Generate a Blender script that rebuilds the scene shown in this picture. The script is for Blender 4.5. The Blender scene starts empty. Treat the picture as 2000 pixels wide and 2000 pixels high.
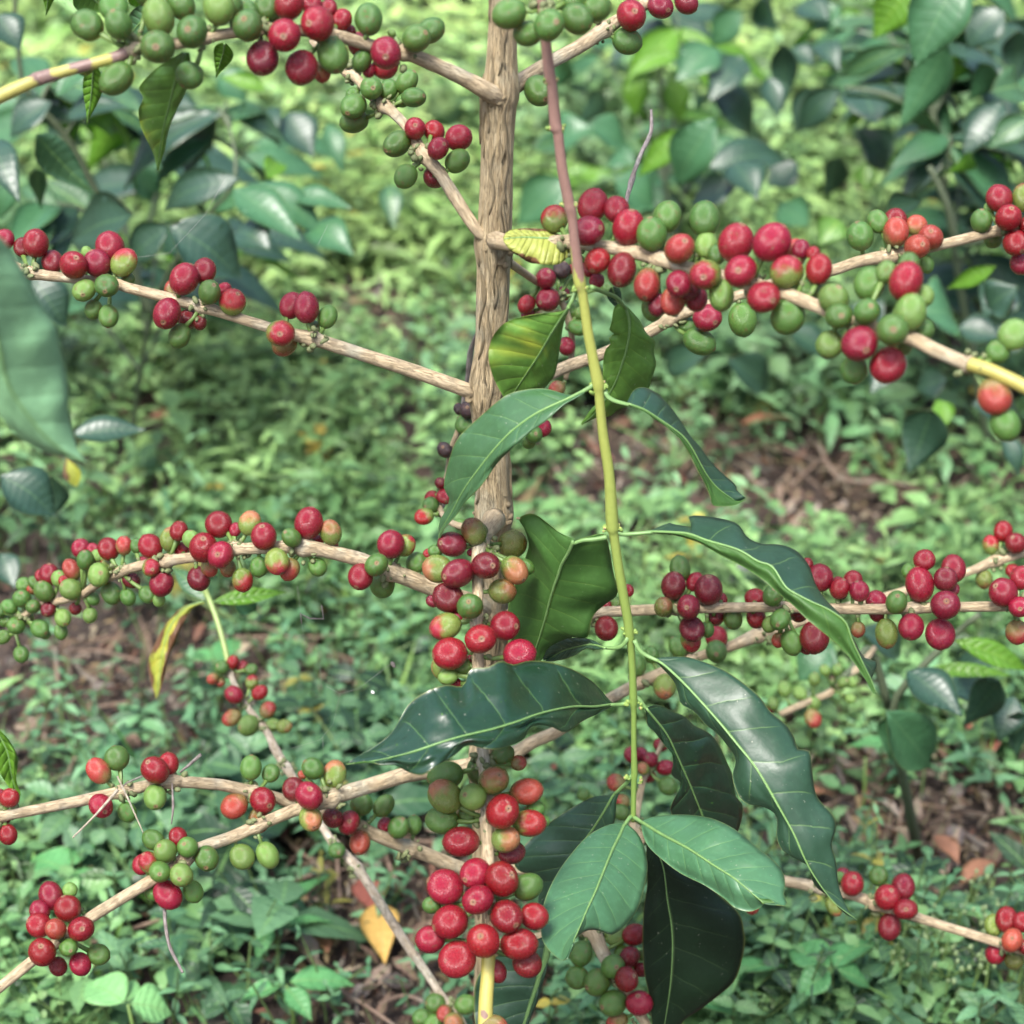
import bpy, math, random
import numpy as np
from mathutils import Vector, Matrix, noise

random.seed(7)
rng = np.random.default_rng(11)
SC = bpy.context.scene
COL = SC.collection

# ------------------------------------------------------------------ camera
CAM = Vector((0, 0, 1.0))
PITCH = math.radians(30)
FWD = Vector((0, math.cos(PITCH), -math.sin(PITCH)))
UPV = Vector((0, math.sin(PITCH), math.cos(PITCH)))
RGT = Vector((1, 0, 0))
F = 1000 / math.tan(math.radians(15))          # photo pixels (2000 px wide frame)
cd = bpy.data.cameras.new('camera')
cam = bpy.data.objects.new('camera', cd); COL.objects.link(cam)
cam.location = CAM; cam.rotation_euler = (math.radians(90) - PITCH, 0, 0)
cd.lens = 50; cd.sensor_width = 100 * math.tan(math.radians(15)); cd.sensor_fit = 'HORIZONTAL'
cd.clip_start = 0.05; cd.clip_end = 300
cd.dof.use_dof = True; cd.dof.focus_distance = 0.94; cd.dof.aperture_fstop = 6.2; cd.dof.aperture_blades = 7
SC.camera = cam

# ------------------------------------------------------------------ light: soft overcast
SUN_EL, SUN_AZ = math.radians(62), math.radians(-155)
w = bpy.data.worlds.new('World'); SC.world = w; w.use_nodes = True
nt = w.node_tree; bg = nt.nodes['Background']
sky = nt.nodes.new('ShaderNodeTexSky'); sky.sky_type = 'NISHITA'; sky.sun_disc = False
sky.sun_elevation = SUN_EL; sky.sun_rotation = SUN_AZ; sky.air_density = 1.0; sky.dust_density = 4.0; sky.ozone_density = 1.0
nt.links.new(sky.outputs[0], bg.inputs[0]); bg.inputs[1].default_value = 0.10
sd = bpy.data.lights.new('sun', 'SUN'); sd.energy = 1.5; sd.angle = math.radians(16); sd.color = (1, 0.985, 0.95)
so = bpy.data.objects.new('sun', sd); COL.objects.link(so)
sdir = Vector((math.sin(SUN_AZ) * math.cos(SUN_EL), math.cos(SUN_AZ) * math.cos(SUN_EL), math.sin(SUN_EL)))
so.rotation_euler = sdir.to_track_quat('Z', 'Y').to_euler(); so.location = (0, 0, 5)
SC.view_settings.view_transform = 'Standard'; SC.view_settings.look = 'None'
SC.view_settings.exposure = 2.0; SC.view_settings.gamma = 1.0; SC.view_settings.use_curve_mapping = False

# ------------------------------------------------------------------ geometry helpers
def P(px, py, z):
    return CAM + (FWD + RGT * ((px - 1000) / F) - UPV * ((py - 1000) / F)) * z
def ray(px, py):
    return FWD + RGT * ((px - 1000) / F) - UPV * ((py - 1000) / F)
def PG(px, py, h=0.0):                            # point where the view ray meets height h
    d = ray(px, py); t = (h - CAM.z) / d.z
    return CAM + d * t
def zv(py, D):                                    # depth of a vertical line D metres away
    a = PITCH + math.atan((py - 1000) / F)
    return D * math.cos(a - PITCH) / math.cos(a)
def T(x0, y0, s, pts):
    return [(x0 + p[0] / s, y0 + p[1] / s) + tuple(p[2:]) for p in pts]
def A(name, parent=None, label=None, cat=None, group=None, kind=None):
    o = bpy.data.objects.new(name, None); COL.objects.link(o); o.empty_display_size = .02
    if parent: o.parent = parent
    return tag(o, label, cat, group, kind)
def tag(o, label=None, cat=None, group=None, kind=None):
    if label: o['label'] = label
    if cat: o['category'] = cat
    if group: o['group'] = group
    if kind: o['kind'] = kind
    return o
def O(name, me, parent=None, **k):
    o = bpy.data.objects.new(name, me); COL.objects.link(o)
    if parent: o.parent = parent
    return tag(o, **k)
def mesh(name, V, Fc, mats, mi=None, uv=None, smooth=True):
    me = bpy.data.meshes.new(name); me.from_pydata([tuple(v) for v in V], [], Fc)
    for m in mats: me.materials.append(m)
    if mi is not None: me.polygons.foreach_set('material_index', mi)
    if smooth: me.polygons.foreach_set('use_smooth', [True] * len(Fc))
    if uv is not None:
        l = me.uv_layers.new(name='UVMap')
        vi = np.empty(len(me.loops), dtype=np.int32); me.loops.foreach_get('vertex_index', vi)
        l.data.foreach_set('uv', np.asarray(uv, dtype=np.float32)[vi].ravel())
    me.update(); return me
def catmull(pts, n):
    """resample a polyline of tuples as a smooth curve with n+1 points, even in arc length"""
    p = [np.array(q, float) for q in pts]
    if len(p) == 2: return [p[0] + (p[1] - p[0]) * i / n for i in range(n + 1)]
    p = [2 * p[0] - p[1]] + p + [2 * p[-1] - p[-2]]
    D = []
    for i in range(1, len(p) - 2):
        for k in range(10):
            t = k / 10; a, b, c, d = p[i - 1:i + 3]
            D.append(.5 * ((2 * b) + (c - a) * t + (2 * a - 5 * b + 4 * c - d) * t * t + (3 * b - a - 3 * c + d) * t ** 3))
    D.append(p[-2]); D = np.array(D)
    s = np.r_[0, np.cumsum(np.linalg.norm(np.diff(D[:, :2], axis=0), axis=1) + 1e-6)]
    t = np.linspace(0, s[-1], n + 1)
    return list(np.stack([np.interp(t, s, D[:, k]) for k in range(D.shape[1])], 1))

class MB:                                        # collects tubes etc. into one mesh
    def __init__(s): s.V, s.F, s.M, s.UV = [], [], [], []
    def tube(s, pts, rad, seg=12, mi=0, rough=0.0, freq=60.0, cap=True, ridge=0.0, seed=0.0):
        n = len(pts); base = len(s.V); L = 0.0
        pts = [Vector(p) for p in pts]
        t0 = (pts[1] - pts[0]).normalized()
        x = t0.orthogonal().normalized()
        for i in range(n):
            if 0 < i < n - 1: t = (pts[i + 1] - pts[i - 1]).normalized()
            elif i == 0: t = t0
            else: t = (pts[-1] - pts[-2]).normalized()
            x = (x - t * x.dot(t)).normalized(); y = t.cross(x)
            if i: L += (pts[i] - pts[i - 1]).length
            for k in range(seg + 1):
                a = 2 * math.pi * (k % seg) / seg; r = rad[i]
                if rough:
                    r *= 1 + rough * noise.noise(Vector((math.cos(a) * 1.6 + seed, math.sin(a) * 1.6, L * freq)))
                if ridge:
                    q = noise.noise(Vector((math.cos(a) * 4.2 + seed, math.sin(a) * 4.2, L * 13)))
                    q2 = noise.noise(Vector((math.cos(a) * 9 + seed, math.sin(a) * 9, L * 24)))
                    r *= 1 + ridge * (q * .8 - abs(q2) * 1.3)
                s.V.append(pts[i] + (x * math.cos(a) + y * math.sin(a)) * r); s.UV.append((k / seg, L))
        for i in range(n - 1):
            for k in range(seg):
                a = base + i * (seg + 1) + k
                s.F.append((a, a + 1, a + seg + 2, a + seg + 1)); s.M.append(mi)
        if cap:
            for i, q in ((0, 1), (n - 1, 0)):
                c = len(s.V); s.V.append(pts[i]); s.UV.append((0, 0))
                for k in range(seg):
                    a = base + i * (seg + 1) + k
                    s.F.append((a, c, a + 1) if q else (a, a + 1, c)); s.M.append(mi)
        return s
    def blob(s, c, r, mi=0, stretch=None):        # small lumpy knob
        base = len(s.V); n, m = 5, 7; c = Vector(c)
        ax = (stretch or Vector((random.gauss(0, 1), random.gauss(0, 1), random.gauss(0, 1)))).normalized()
        x = ax.orthogonal().normalized(); y = ax.cross(x); k1 = random.uniform(1.1, 1.9)
        for i in range(n + 1):
            th = math.pi * i / n
            for k in range(m):
                a = 2 * math.pi * k / m; j = random.uniform(.8, 1.2)
                s.V.append(c + (x * math.cos(a) * math.sin(th) + y * math.sin(a) * math.sin(th)) * r * j + ax * math.cos(th) * r * k1)
                s.UV.append((k / m, i / n))
        for i in range(n):
            for k in range(m):
                a = base + i * m + k; b = base + i * m + (k + 1) % m
                s.F.append((a, b, b + m, a + m)); s.M.append(mi)
    def build(s, name, mats, parent=None, **k):
        return O(name, mesh(name, s.V, s.F, mats, s.M, s.UV), parent, **k)

# ------------------------------------------------------------------ materials
def newmat(name):
    m = bpy.data.materials.new(name); m.use_nodes = True
    return m, m.node_tree, m.node_tree.nodes['Principled BSDF']
def N(t, k, **kw):
    n = t.nodes.new(k)
    for a, b in kw.items(): setattr(n, a, b)
    return n
def val(t, sock, v):
    if isinstance(v, bpy.types.NodeSocket): t.links.new(v, sock)
    else: sock.default_value = v
def MATH(t, op, a, b=0.0, c=0.0, clamp=False):
    n = N(t, 'ShaderNodeMath', operation=op, use_clamp=clamp)
    val(t, n.inputs[0], a); val(t, n.inputs[1], b)
    if op in ('MULTIPLY_ADD', 'SMOOTH_MIN'): val(t, n.inputs[2], c)
    return n.outputs[0]
def MIX(t, f, a, b, mode='MIX'):
    n = N(t, 'ShaderNodeMix', data_type='RGBA', blend_type=mode)
    val(t, n.inputs[0], f)
    for s_, v in ((n.inputs[6], a), (n.inputs[7], b)):
        if isinstance(v, bpy.types.NodeSocket): t.links.new(v, s_)
        else: s_.default_value = (*v, 1)
    return n.outputs[2]
def STEP(t, v, lo, hi):
    n = N(t, 'ShaderNodeMapRange', interpolation_type='SMOOTHSTEP'); val(t, n.inputs[0], v)
    n.inputs[1].default_value = lo; n.inputs[2].default_value = hi
    return n.outputs[0]
def NOISE(t, vec, scale, detail=3, rough=.55, d=None):
    n = N(t, 'ShaderNodeTexNoise'); n.inputs['Scale'].default_value = scale
    n.inputs['Detail'].default_value = detail; n.inputs['Roughness'].default_value = rough
    if vec is not None: t.links.new(vec, n.inputs['Vector'])
    return n.outputs['Fac']
def VSCALE(t, vec, sc):
    n = N(t, 'ShaderNodeMapping'); t.links.new(vec, n.inputs[0]); n.inputs['Scale'].default_value = sc
    return n.outputs[0]
def BUMP(t, h, dist, strength=1.0):
    n = N(t, 'ShaderNodeBump'); n.inputs['Distance'].default_value = dist; n.inputs['Strength'].default_value = strength
    t.links.new(h, n.inputs['Height']); return n.outputs[0]

def cherry_mat(name, base, tip=None, lo=-.2, hi=.7, rough=.3, spots=.35):
    m, t, b = newmat(name)
    tc = N(t, 'ShaderNodeTexCoord'); sep = N(t, 'ShaderNodeSeparateXYZ'); t.links.new(tc.outputs['Object'], sep.inputs[0])
    oi = N(t, 'ShaderNodeObjectInfo').outputs['Random']
    ad = N(t, 'ShaderNodeVectorMath', operation='ADD'); t.links.new(tc.outputs['Object'], ad.inputs[0])
    cx = N(t, 'ShaderNodeCombineXYZ'); t.links.new(MATH(t, 'MULTIPLY', oi, 37.0), cx.inputs[0]); t.links.new(cx.outputs[0], ad.inputs[1])
    nz = NOISE(t, ad.outputs[0], 1.1, 3)
    col = MIX(t, MATH(t, 'MULTIPLY', nz, .5), base, tuple(c * .62 for c in base))
    if tip:
        s = MATH(t, 'ADD', MATH(t, 'MULTIPLY_ADD', sep.outputs[0], .45, sep.outputs[2]), MATH(t, 'MULTIPLY', MATH(t, 'SUBTRACT', nz, .5), 2.2))
        s = MATH(t, 'ADD', s, MATH(t, 'MULTIPLY', MATH(t, 'SUBTRACT', oi, .5), .7))
        col = MIX(t, STEP(t, s, lo, hi), col, tip)
    hue = N(t, 'ShaderNodeHueSaturation'); t.links.new(col, hue.inputs['Color'])
    t.links.new(MATH(t, 'MULTIPLY_ADD', oi, .014, .493), hue.inputs['Hue'])
    t.links.new(MATH(t, 'MULTIPLY_ADD', MATH(t, 'FRACT', MATH(t, 'MULTIPLY', oi, 7.3)), .4, .75), hue.inputs['Value'])
    col = hue.outputs[0]
    sp = NOISE(t, ad.outputs[0], 9, 2)                       # pale lenticel specks and scuffs
    col = MIX(t, MATH(t, 'MULTIPLY', STEP(t, sp, .68, .74), spots), col, (.5, .36, .22))
    bl = NOISE(t, ad.outputs[0], 2.3, 4)                     # duller scuffed patches on some
    col = MIX(t, MATH(t, 'MULTIPLY', STEP(t, bl, .60, .68), .45), col, (.16, .07, .04))
    r2 = MATH(t, 'SQRT', MATH(t, 'ADD', MATH(t, 'POWER', sep.outputs[0], 2.0), MATH(t, 'POWER', sep.outputs[1], 2.0)))
    top = STEP(t, sep.outputs[2], .5, .6)
    ring = MATH(t, 'MULTIPLY', MATH(t, 'SUBTRACT', 1.0, STEP(t, r2, .17, .25)), top)
    col = MIX(t, MATH(t, 'MULTIPLY', ring, .75), col, (.22, .13, .07))
    core = MATH(t, 'MULTIPLY', MATH(t, 'SUBTRACT', 1.0, STEP(t, r2, .03, .07)), top)
    col = MIX(t, core, col, (.03, .02, .012))
    t.links.new(col, b.inputs['Base Color'])
    val(t, b.inputs['Roughness'], MATH(t, 'MULTIPLY_ADD', nz, .22, rough - .14))
    b.inputs['Specular IOR Level'].default_value = .55
    b.inputs['Subsurface Weight'].default_value = .08
    b.inputs['Subsurface Scale'].default_value = .15
    t.links.new(BUMP(t, NOISE(t, ad.outputs[0], 14, 2), .012, .35), b.inputs['Normal'])
    return m
RED = (.22, .006, .017); GRN = (.070, .165, .030); YG = (.16, .23, .045)
CM = {'r': cherry_mat('ripe_red_skin', RED),
      'd': cherry_mat('dark_red_skin', (.14, .006, .013)),
      'g': cherry_mat('green_skin', GRN, rough=.36),
      'l': cherry_mat('light_green_skin', (.135, .24, .05), rough=.36),
      'v': cherry_mat('olive_skin', (.13, .16, .035), (.18, .07, .025), .1, 1.2),
      'h': cherry_mat('half_ripe_skin', YG, (.27, .014, .022), -.3, .7),
      'y': cherry_mat('turning_yellow_skin', YG, (.34, .12, .055), .2, 1.2),
      'o': cherry_mat('orange_red_skin', (.20, .16, .05), (.30, .04, .028), -.9, .6),
      'b': cherry_mat('shrivelled_black_skin', (.03, .016, .018), rough=.5)}
CL = {'r': 'ripe red cherry', 'd': 'overripe dark red cherry', 'g': 'unripe green cherry', 'l': 'pale green cherry',
      'v': 'olive green cherry turning brown', 'h': 'cherry half red and half green', 'y': 'yellow green cherry with a peach blush',
      'o': 'orange red cherry', 'b': 'shrivelled black cherry'}

def bark_mat(name, c1, c2, dark, sx=14, sy=60, fine=900, crack=.55, bd=.0009, patches=None, streak=.6):
    m, t, b = newmat(name)
    uv = N(t, 'ShaderNodeTexCoord').outputs['UV']
    tc = N(t, 'ShaderNodeTexCoord').outputs['Object']
    n1 = NOISE(t, VSCALE(t, uv, (sx, sy, 1)), 1, 5, .65)
    n2 = NOISE(t, VSCALE(t, uv, (sx * 3.5, sy * 2.2, 1)), 1, 5, .7)
    n3 = NOISE(t, tc, 45, 3)
    col = MIX(t, STEP(t, n1, .35, .65), c1, c2)
    col = MIX(t, MATH(t, 'MULTIPLY', STEP(t, n3, .5, .75), .6), col, (.38, .40, .33))
    cr = MATH(t, 'SUBTRACT', 1.0, STEP(t, MATH(t, 'ABSOLUTE', MATH(t, 'SUBTRACT', n2, .5)), .0, .035))
    col = MIX(t, MATH(t, 'MULTIPLY', cr, crack), col, dark)
    col = MIX(t, MATH(t, 'MULTIPLY', STEP(t, NOISE(t, VSCALE(t, uv, (sx * 2, sy, 1)), 1.7, 4), .58, .72), streak), col, tuple(c * .55 for c in c2))
    if patches: col = patches(t, uv, tc, col)
    t.links.new(col, b.inputs['Base Color']); b.inputs['Roughness'].default_value = .72
    b.inputs['Specular IOR Level'].default_value = .3
    h = MATH(t, 'ADD', MATH(t, 'MULTIPLY', n2, .7), MATH(t, 'MULTIPLY', cr, -.6))
    h = MATH(t, 'ADD', h, MATH(t, 'MULTIPLY', NOISE(t, tc, fine, 2), .25))
    t.links.new(BUMP(t, h, bd, .9), b.inputs['Normal'])
    return m
BARK = bark_mat('trunk_bark', (.56, .46, .29), (.44, .335, .19), (.11, .075, .05), 30, 30, crack=.6, bd=.0011)
TWIG = bark_mat('branch_bark', (.50, .405, .265), (.38, .295, .18), (.12, .08, .05), 7, 45, crack=.35, bd=.0004, streak=.25)
PALE = bark_mat('pale_twig_bark', (.52, .46, .37), (.38, .31, .22), (.15, .10, .07), 5, 90, crack=.4, bd=.0006, streak=.3)
GREYT = bark_mat('dead_twig_bark', (.27, .24, .23), (.19, .155, .14), (.05, .04, .035), 4, 90, crack=.3, bd=.0004)
STICK = bark_mat('dry_stick_bark', (.33, .235, .17), (.24, .165, .12), (.07, .045, .03), 4, 60, crack=.3, bd=.0008)
def shoot_mat():
    m, t, b = newmat('shoot_stem')
    uv = N(t, 'ShaderNodeTexCoord').outputs['UV']; sep = N(t, 'ShaderNodeSeparateXYZ'); t.links.new(uv, sep.inputs[0])
    nz = NOISE(t, VSCALE(t, uv, (2.2, 55, 1)), 1, 3)
    n2 = NOISE(t, VSCALE(t, uv, (8, 260, 1)), 1, 4)
    wood = MIX(t, n2, (.32, .19, .155), (.21, .125, .10))
    L = MATH(t, 'ADD', sep.outputs[1], MATH(t, 'MULTIPLY', MATH(t, 'SUBTRACT', nz, .5), .085))
    g = MIX(t, STEP(t, sep.outputs[1], .20, .42), (.38, .41, .10), (.19, .31, .07))
    g = MIX(t, MATH(t, 'MULTIPLY', n2, .35), g, (.22, .26, .05))
    col = MIX(t, STEP(t, L, .178, .186), wood, g)
    t.links.new(col, b.inputs['Base Color']); b.inputs['Roughness'].default_value = .45
    t.links.new(BUMP(t, n2, .0004, .6), b.inputs['Normal']); return m
SHOOT = shoot_mat()
def plain(name, c, rough=.5, nscale=300, var=.35, bump=.0003, trans=0.0):
    m, t, b = newmat(name); tc = N(t, 'ShaderNodeTexCoord').outputs['Object']
    nz = NOISE(t, tc, nscale, 3)
    t.links.new(MIX(t, MATH(t, 'MULTIPLY', nz, var * 2), c, tuple(x * .45 for x in c)), b.inputs['Base Color'])
    b.inputs['Roughness'].default_value = rough
    t.links.new(BUMP(t, nz, bump, .6), b.inputs['Normal']); return m
STALK = plain('green_stalk', (.13, .22, .05), .5)
KNOB = plain('node_bracts', (.16, .19, .08), .7, 500, .4)
RIB = plain('leaf_rib', (.17, .31, .10), .45)
YSTEM = None
def ystem_patch(t, uv, tc, col):
    return col
def young_mat(name, patchy):
    m, t, b = newmat(name)
    uv = N(t, 'ShaderNodeTexCoord').outputs['UV']
    nz = NOISE(t, VSCALE(t, uv, (1.6, 38, 1)), 1.3, 2)
    n2 = NOISE(t, VSCALE(t, uv, (6, 200, 1)), 1, 4)
    y = MIX(t, n2, (.40, .33, .07), (.30, .30, .09)); br = MIX(t, n2, (.13, .07, .06), (.26, .17, .13))
    t.links.new(MIX(t, STEP(t, nz, patchy, patchy + .02), y, br), b.inputs['Base Color'])
    b.inputs['Roughness'].default_value = .45; t.links.new(BUMP(t, n2, .0004, .6), b.inputs['Normal']); return m
def banded():
    m, t, b = newmat('yellow_stem_with_brown_bands')
    uv = N(t, 'ShaderNodeTexCoord').outputs['UV']; sep = N(t, 'ShaderNodeSeparateXYZ'); t.links.new(uv, sep.inputs[0])
    n2 = NOISE(t, VSCALE(t, uv, (6, 200, 1)), 1, 4); nz = NOISE(t, VSCALE(t, uv, (2, 60, 1)), 1, 2)
    v = MATH(t, 'ADD', sep.outputs[1], MATH(t, 'MULTIPLY', MATH(t, 'SUBTRACT', nz, .5), .022))
    f = 0.0
    for lo, hi in ((.0062, .0155), (.0235, .0305), (.0405, 9.0)):
        k = MATH(t, 'MULTIPLY', STEP(t, v, lo, lo + .002), MATH(t, 'SUBTRACT', 1.0, STEP(t, v, hi, hi + .002)))
        f = MATH(t, 'ADD', k, f)
    t.links.new(MIX(t, f, MIX(t, n2, (.13, .075, .07), (.24, .16, .13)), MIX(t, n2, (.38, .32, .065), (.31, .31, .10))), b.inputs['Base Color'])
    b.inputs['Roughness'].default_value = .5; t.links.new(BUMP(t, n2, .0004, .6), b.inputs['Normal']); return m
YOUNG = banded()
YELL = young_mat('yellow_stem', .62)

def leaf_mat(name, base, vein, rough=.3, yellow=None, yamt=.0, trans=.12, brown=0.0, gl=.5, dark=None, spots=.25, quilt=1.0, nv=9.0):
    """uv.x = -1..1 across, uv.y = 0..1 along the leaf"""
    m, t, b = newmat(name)
    uv = N(t, 'ShaderNodeTexCoord').outputs['UV']; sep = N(t, 'ShaderNodeSeparateXYZ'); t.links.new(uv, sep.inputs[0])
    obj = N(t, 'ShaderNodeTexCoord').outputs['Object']
    ax = MATH(t, 'ABSOLUTE', sep.outputs[0])
    nz = NOISE(t, obj, 38, 4); nf = NOISE(t, obj, 330, 3)
    ph = MATH(t, 'MULTIPLY', MATH(t, 'SUBTRACT', sep.outputs[1], MATH(t, 'MULTIPLY', ax, .10)), nv)
    fr = MATH(t, 'ABSOLUTE', MATH(t, 'SUBTRACT', MATH(t, 'FRACT', MATH(t, 'ADD', ph, MATH(t, 'MULTIPLY', nz, .35))), .5))
    lat = MATH(t, 'MULTIPLY', STEP(t, fr, .465, .495), MATH(t, 'SUBTRACT', 1.0, STEP(t, ax, .65, .95)))
    mid = MATH(t, 'SUBTRACT', 1.0, STEP(t, ax, .012, .04))
    col = MIX(t, MATH(t, 'MULTIPLY', nz, .7), base, tuple(c * .6 for c in base))
    col = MIX(t, MATH(t, 'MULTIPLY', STEP(t, nf, .45, .75), .25), col, tuple(min(1, c * 1.6) for c in base))
    if yellow:
        ny = NOISE(t, obj, 22, 2)
        f = STEP(t, MATH(t, 'ADD', ny, MATH(t, 'MULTIPLY', fr, .12)), 1 - yamt - .12, 1 - yamt + .1)
        col = MIX(t, f, col, yellow)
    if brown > 0:
        nb = MATH(t, 'ADD', NOISE(t, obj, 40, 3), MATH(t, 'MULTIPLY', ax, .25))
        col = MIX(t, STEP(t, nb, 1 - brown, 1 - brown + .03), col, (.14, .065, .03))
    col = MIX(t, MATH(t, 'MULTIPLY', lat, .2), col, vein)
    col = MIX(t, MATH(t, 'MULTIPLY', mid, .8), col, vein)
    sp = NOISE(t, obj, 520, 1)
    col = MIX(t, MATH(t, 'MULTIPLY', STEP(t, sp, .74, .77), spots), col, (.5, .5, .38))
    edge = STEP(t, ax, .965, 1.0)
    col = MIX(t, MATH(t, 'MULTIPLY', edge, .35), col, (.30, .34, .08))
    t.links.new(col, b.inputs['Base Color'])
    val(t, b.inputs['Roughness'], MATH(t, 'MULTIPLY_ADD', nz, .2, rough - .08))
    b.inputs['Specular IOR Level'].default_value = gl
    h = MATH(t, 'ADD', MATH(t, 'MULTIPLY', MATH(t, 'POWER', MATH(t, 'MULTIPLY', fr, 2.0), 3.0), -.9 * quilt), MATH(t, 'MULTIPLY', nf, .22))
    h = MATH(t, 'ADD', h, MATH(t, 'MULTIPLY', NOISE(t, obj, 95, 2), .5 * quilt))
    t.links.new(BUMP(t, h, .0008, .7), b.inputs['Normal'])
    if trans:
        tr = N(t, 'ShaderNodeBsdfTranslucent'); t.links.new(MIX(t, .5, col, (.25, .42, .03), 'ADD'), tr.inputs[0])
        mx = N(t, 'ShaderNodeMixShader'); mx.inputs[0].default_value = trans
        t.links.new(b.outputs[0], mx.inputs[1]); t.links.new(tr.outputs[0], mx.inputs[2])
        t.links.new(mx.outputs[0], t.nodes['Material Output'].inputs[0])
    return m
VE = (.22, .38, .10)
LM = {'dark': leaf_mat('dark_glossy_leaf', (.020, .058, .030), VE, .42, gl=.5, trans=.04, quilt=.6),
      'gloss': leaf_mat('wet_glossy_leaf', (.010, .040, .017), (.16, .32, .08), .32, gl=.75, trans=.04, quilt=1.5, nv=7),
      'mid': leaf_mat('mid_green_leaf', (.045, .120, .045), VE, .40, trans=.08, gl=.7, quilt=.6),
      'fresh': leaf_mat('fresh_green_leaf', (.060, .165, .075), (.26, .45, .12), .38, trans=.10, gl=.7, quilt=.5),
      'under': leaf_mat('leaf_underside', (.050, .128, .026), (.18, .28, .05), .5, trans=.14, gl=.35, spots=.1, quilt=.35),
      'ushade': leaf_mat('shaded_underside', (.005, .017, .006), (.05, .09, .03), .5, trans=.03, gl=.3, spots=.12, quilt=.35),  # underside with the hanging leaf's shade put into its near-black colour
      'yg': leaf_mat('yellowing_leaf', (.105, .235, .04), (.30, .42, .06), .35, yellow=(.34, .38, .04), yamt=.27, trans=.22, quilt=.5),
      'yell': leaf_mat('yellow_leaf', (.36, .40, .055), (.30, .33, .05), .45, trans=.3, brown=.36, yellow=(.55, .42, .04), yamt=.35),
      'pale': leaf_mat('pale_yellow_green_leaf', (.34, .38, .08), (.25, .28, .05), .5, trans=.2, brown=.26, nv=12),
      'dry': leaf_mat('dry_brown_leaf', (.26, .12, .065), (.17, .08, .05), .6, trans=.1, nv=8, spots=.1, brown=.3),
      'dryred': leaf_mat('dry_red_brown_leaf', (.29, .09, .06), (.19, .06, .05), .55, trans=.1, nv=8, spots=.1),
      'dryyel': leaf_mat('dry_yellow_leaf', (.58, .36, .09), (.42, .24, .06), .55, trans=.15, nv=8, brown=.12, spots=.1),
      'bright': leaf_mat('young_yellow_green_leaf', (.13, .30, .03), (.25, .42, .06), .35, trans=.35),
      'bush': leaf_mat('bush_leaf', (.024, .064, .036), (.06, .13, .05), .38, gl=.65, trans=.05, spots=.0, quilt=.35),
      'bushm': leaf_mat('bush_leaf_mid', (.050, .145, .06), (.09, .20, .08), .38, gl=.5, trans=.12, spots=.0, quilt=.35),
      'big': leaf_mat('blurred_foreground_leaf', (.19, .38, .19), (.22, .40, .18), .5, gl=.6, yellow=(.30, .36, .10), yamt=.24, trans=.1, spots=0, quilt=.5),
      'bright2': leaf_mat('pale_weed_leaf', (.20, .44, .16), (.28, .5, .2), .5, trans=.2, spots=0, nv=6),
      'weed': leaf_mat('weed_leaf', (.10, .30, .10), (.22, .45, .16), .45, trans=.2, spots=.0, nv=6)}

# ------------------------------------------------------------------ leaf builders
def camface(V, ctr):
    return (CAM - ctr)
def grid_leaf(name, rows, us, vs, mats, parent, mids=None, thick=.00035, halves=None, pet=None, petr=.0011, ribr=.0006, **k):
    """rows[i][j] 3-D points; builds a leaf with thickness, rib tube and petiole in one mesh"""
    n, m = len(rows), len(rows[0]); V = []; UV = []
    R = np.array([[list(p) for p in r] for r in rows])
    du = np.gradient(R, axis=0); dv = np.gradient(R, axis=1)
    Nn = np.cross(du, dv); Nn /= (np.linalg.norm(Nn, axis=2, keepdims=True) + 1e-12)
    c = R.mean(axis=(0, 1)); s = np.sign((Nn * (np.array(CAM) - R)).sum(axis=2).mean()) or 1
    Nn = Nn * s
    for lay in (0, 1):
        for i in range(n):
            for j in range(m):
                V.append(R[i, j] - Nn[i, j] * thick * lay); UV.append((vs[j], us[i]))
    Fc, M = [], []
    mc = m // 2
    def q(a, b, c_, d, flip): return (a, b, c_, d) if not flip else (d, c_, b, a)
    for i in range(n - 1):
        for j in range(m - 1):
            a = i * m + j; f = q(a, a + m, a + m + 1, a + 1, s > 0)
            f = f[::-1]
            Fc.append(f); M.append((0 if j < mc else 1) if halves else 0)
            o = n * m; Fc.append(tuple(x + o for x in f[::-1])); M.append(1)
    o = n * m
    for i in range(n - 1):
        for j in (0, m - 1):
            a = i * m + j; Fc.append((a, a + m, a + m + o, a + o)); M.append(0)
    for i in (0, n - 1):
        for j in range(m - 1):
            a = i * m + j; Fc.append((a, a + 1, a + 1 + o, a + o)); M.append(0)
    mb = MB(); mb.V = [Vector(v) for v in V]; mb.F = Fc; mb.M = M; mb.UV = UV
    if ribr:
        rib = [Vector(R[i, mc]) + Vector(Nn[i, mc]) * ribr * .35 for i in range(n)]
        mb.tube(rib, [ribr * (1 - .75 * i / (n - 1)) for i in range(n)], 6, 2)
    if pet:
        pp = [Vector(p) for p in pet] + [Vector(R[1, mc])]
        cc = catmull([tuple(p) for p in pp], 12)
        mb.tube(cc, [petr * (1 - .3 * i / 12) for i in range(13)], 8, 2)
    return mb.build(name, mats, parent, **k)

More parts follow.
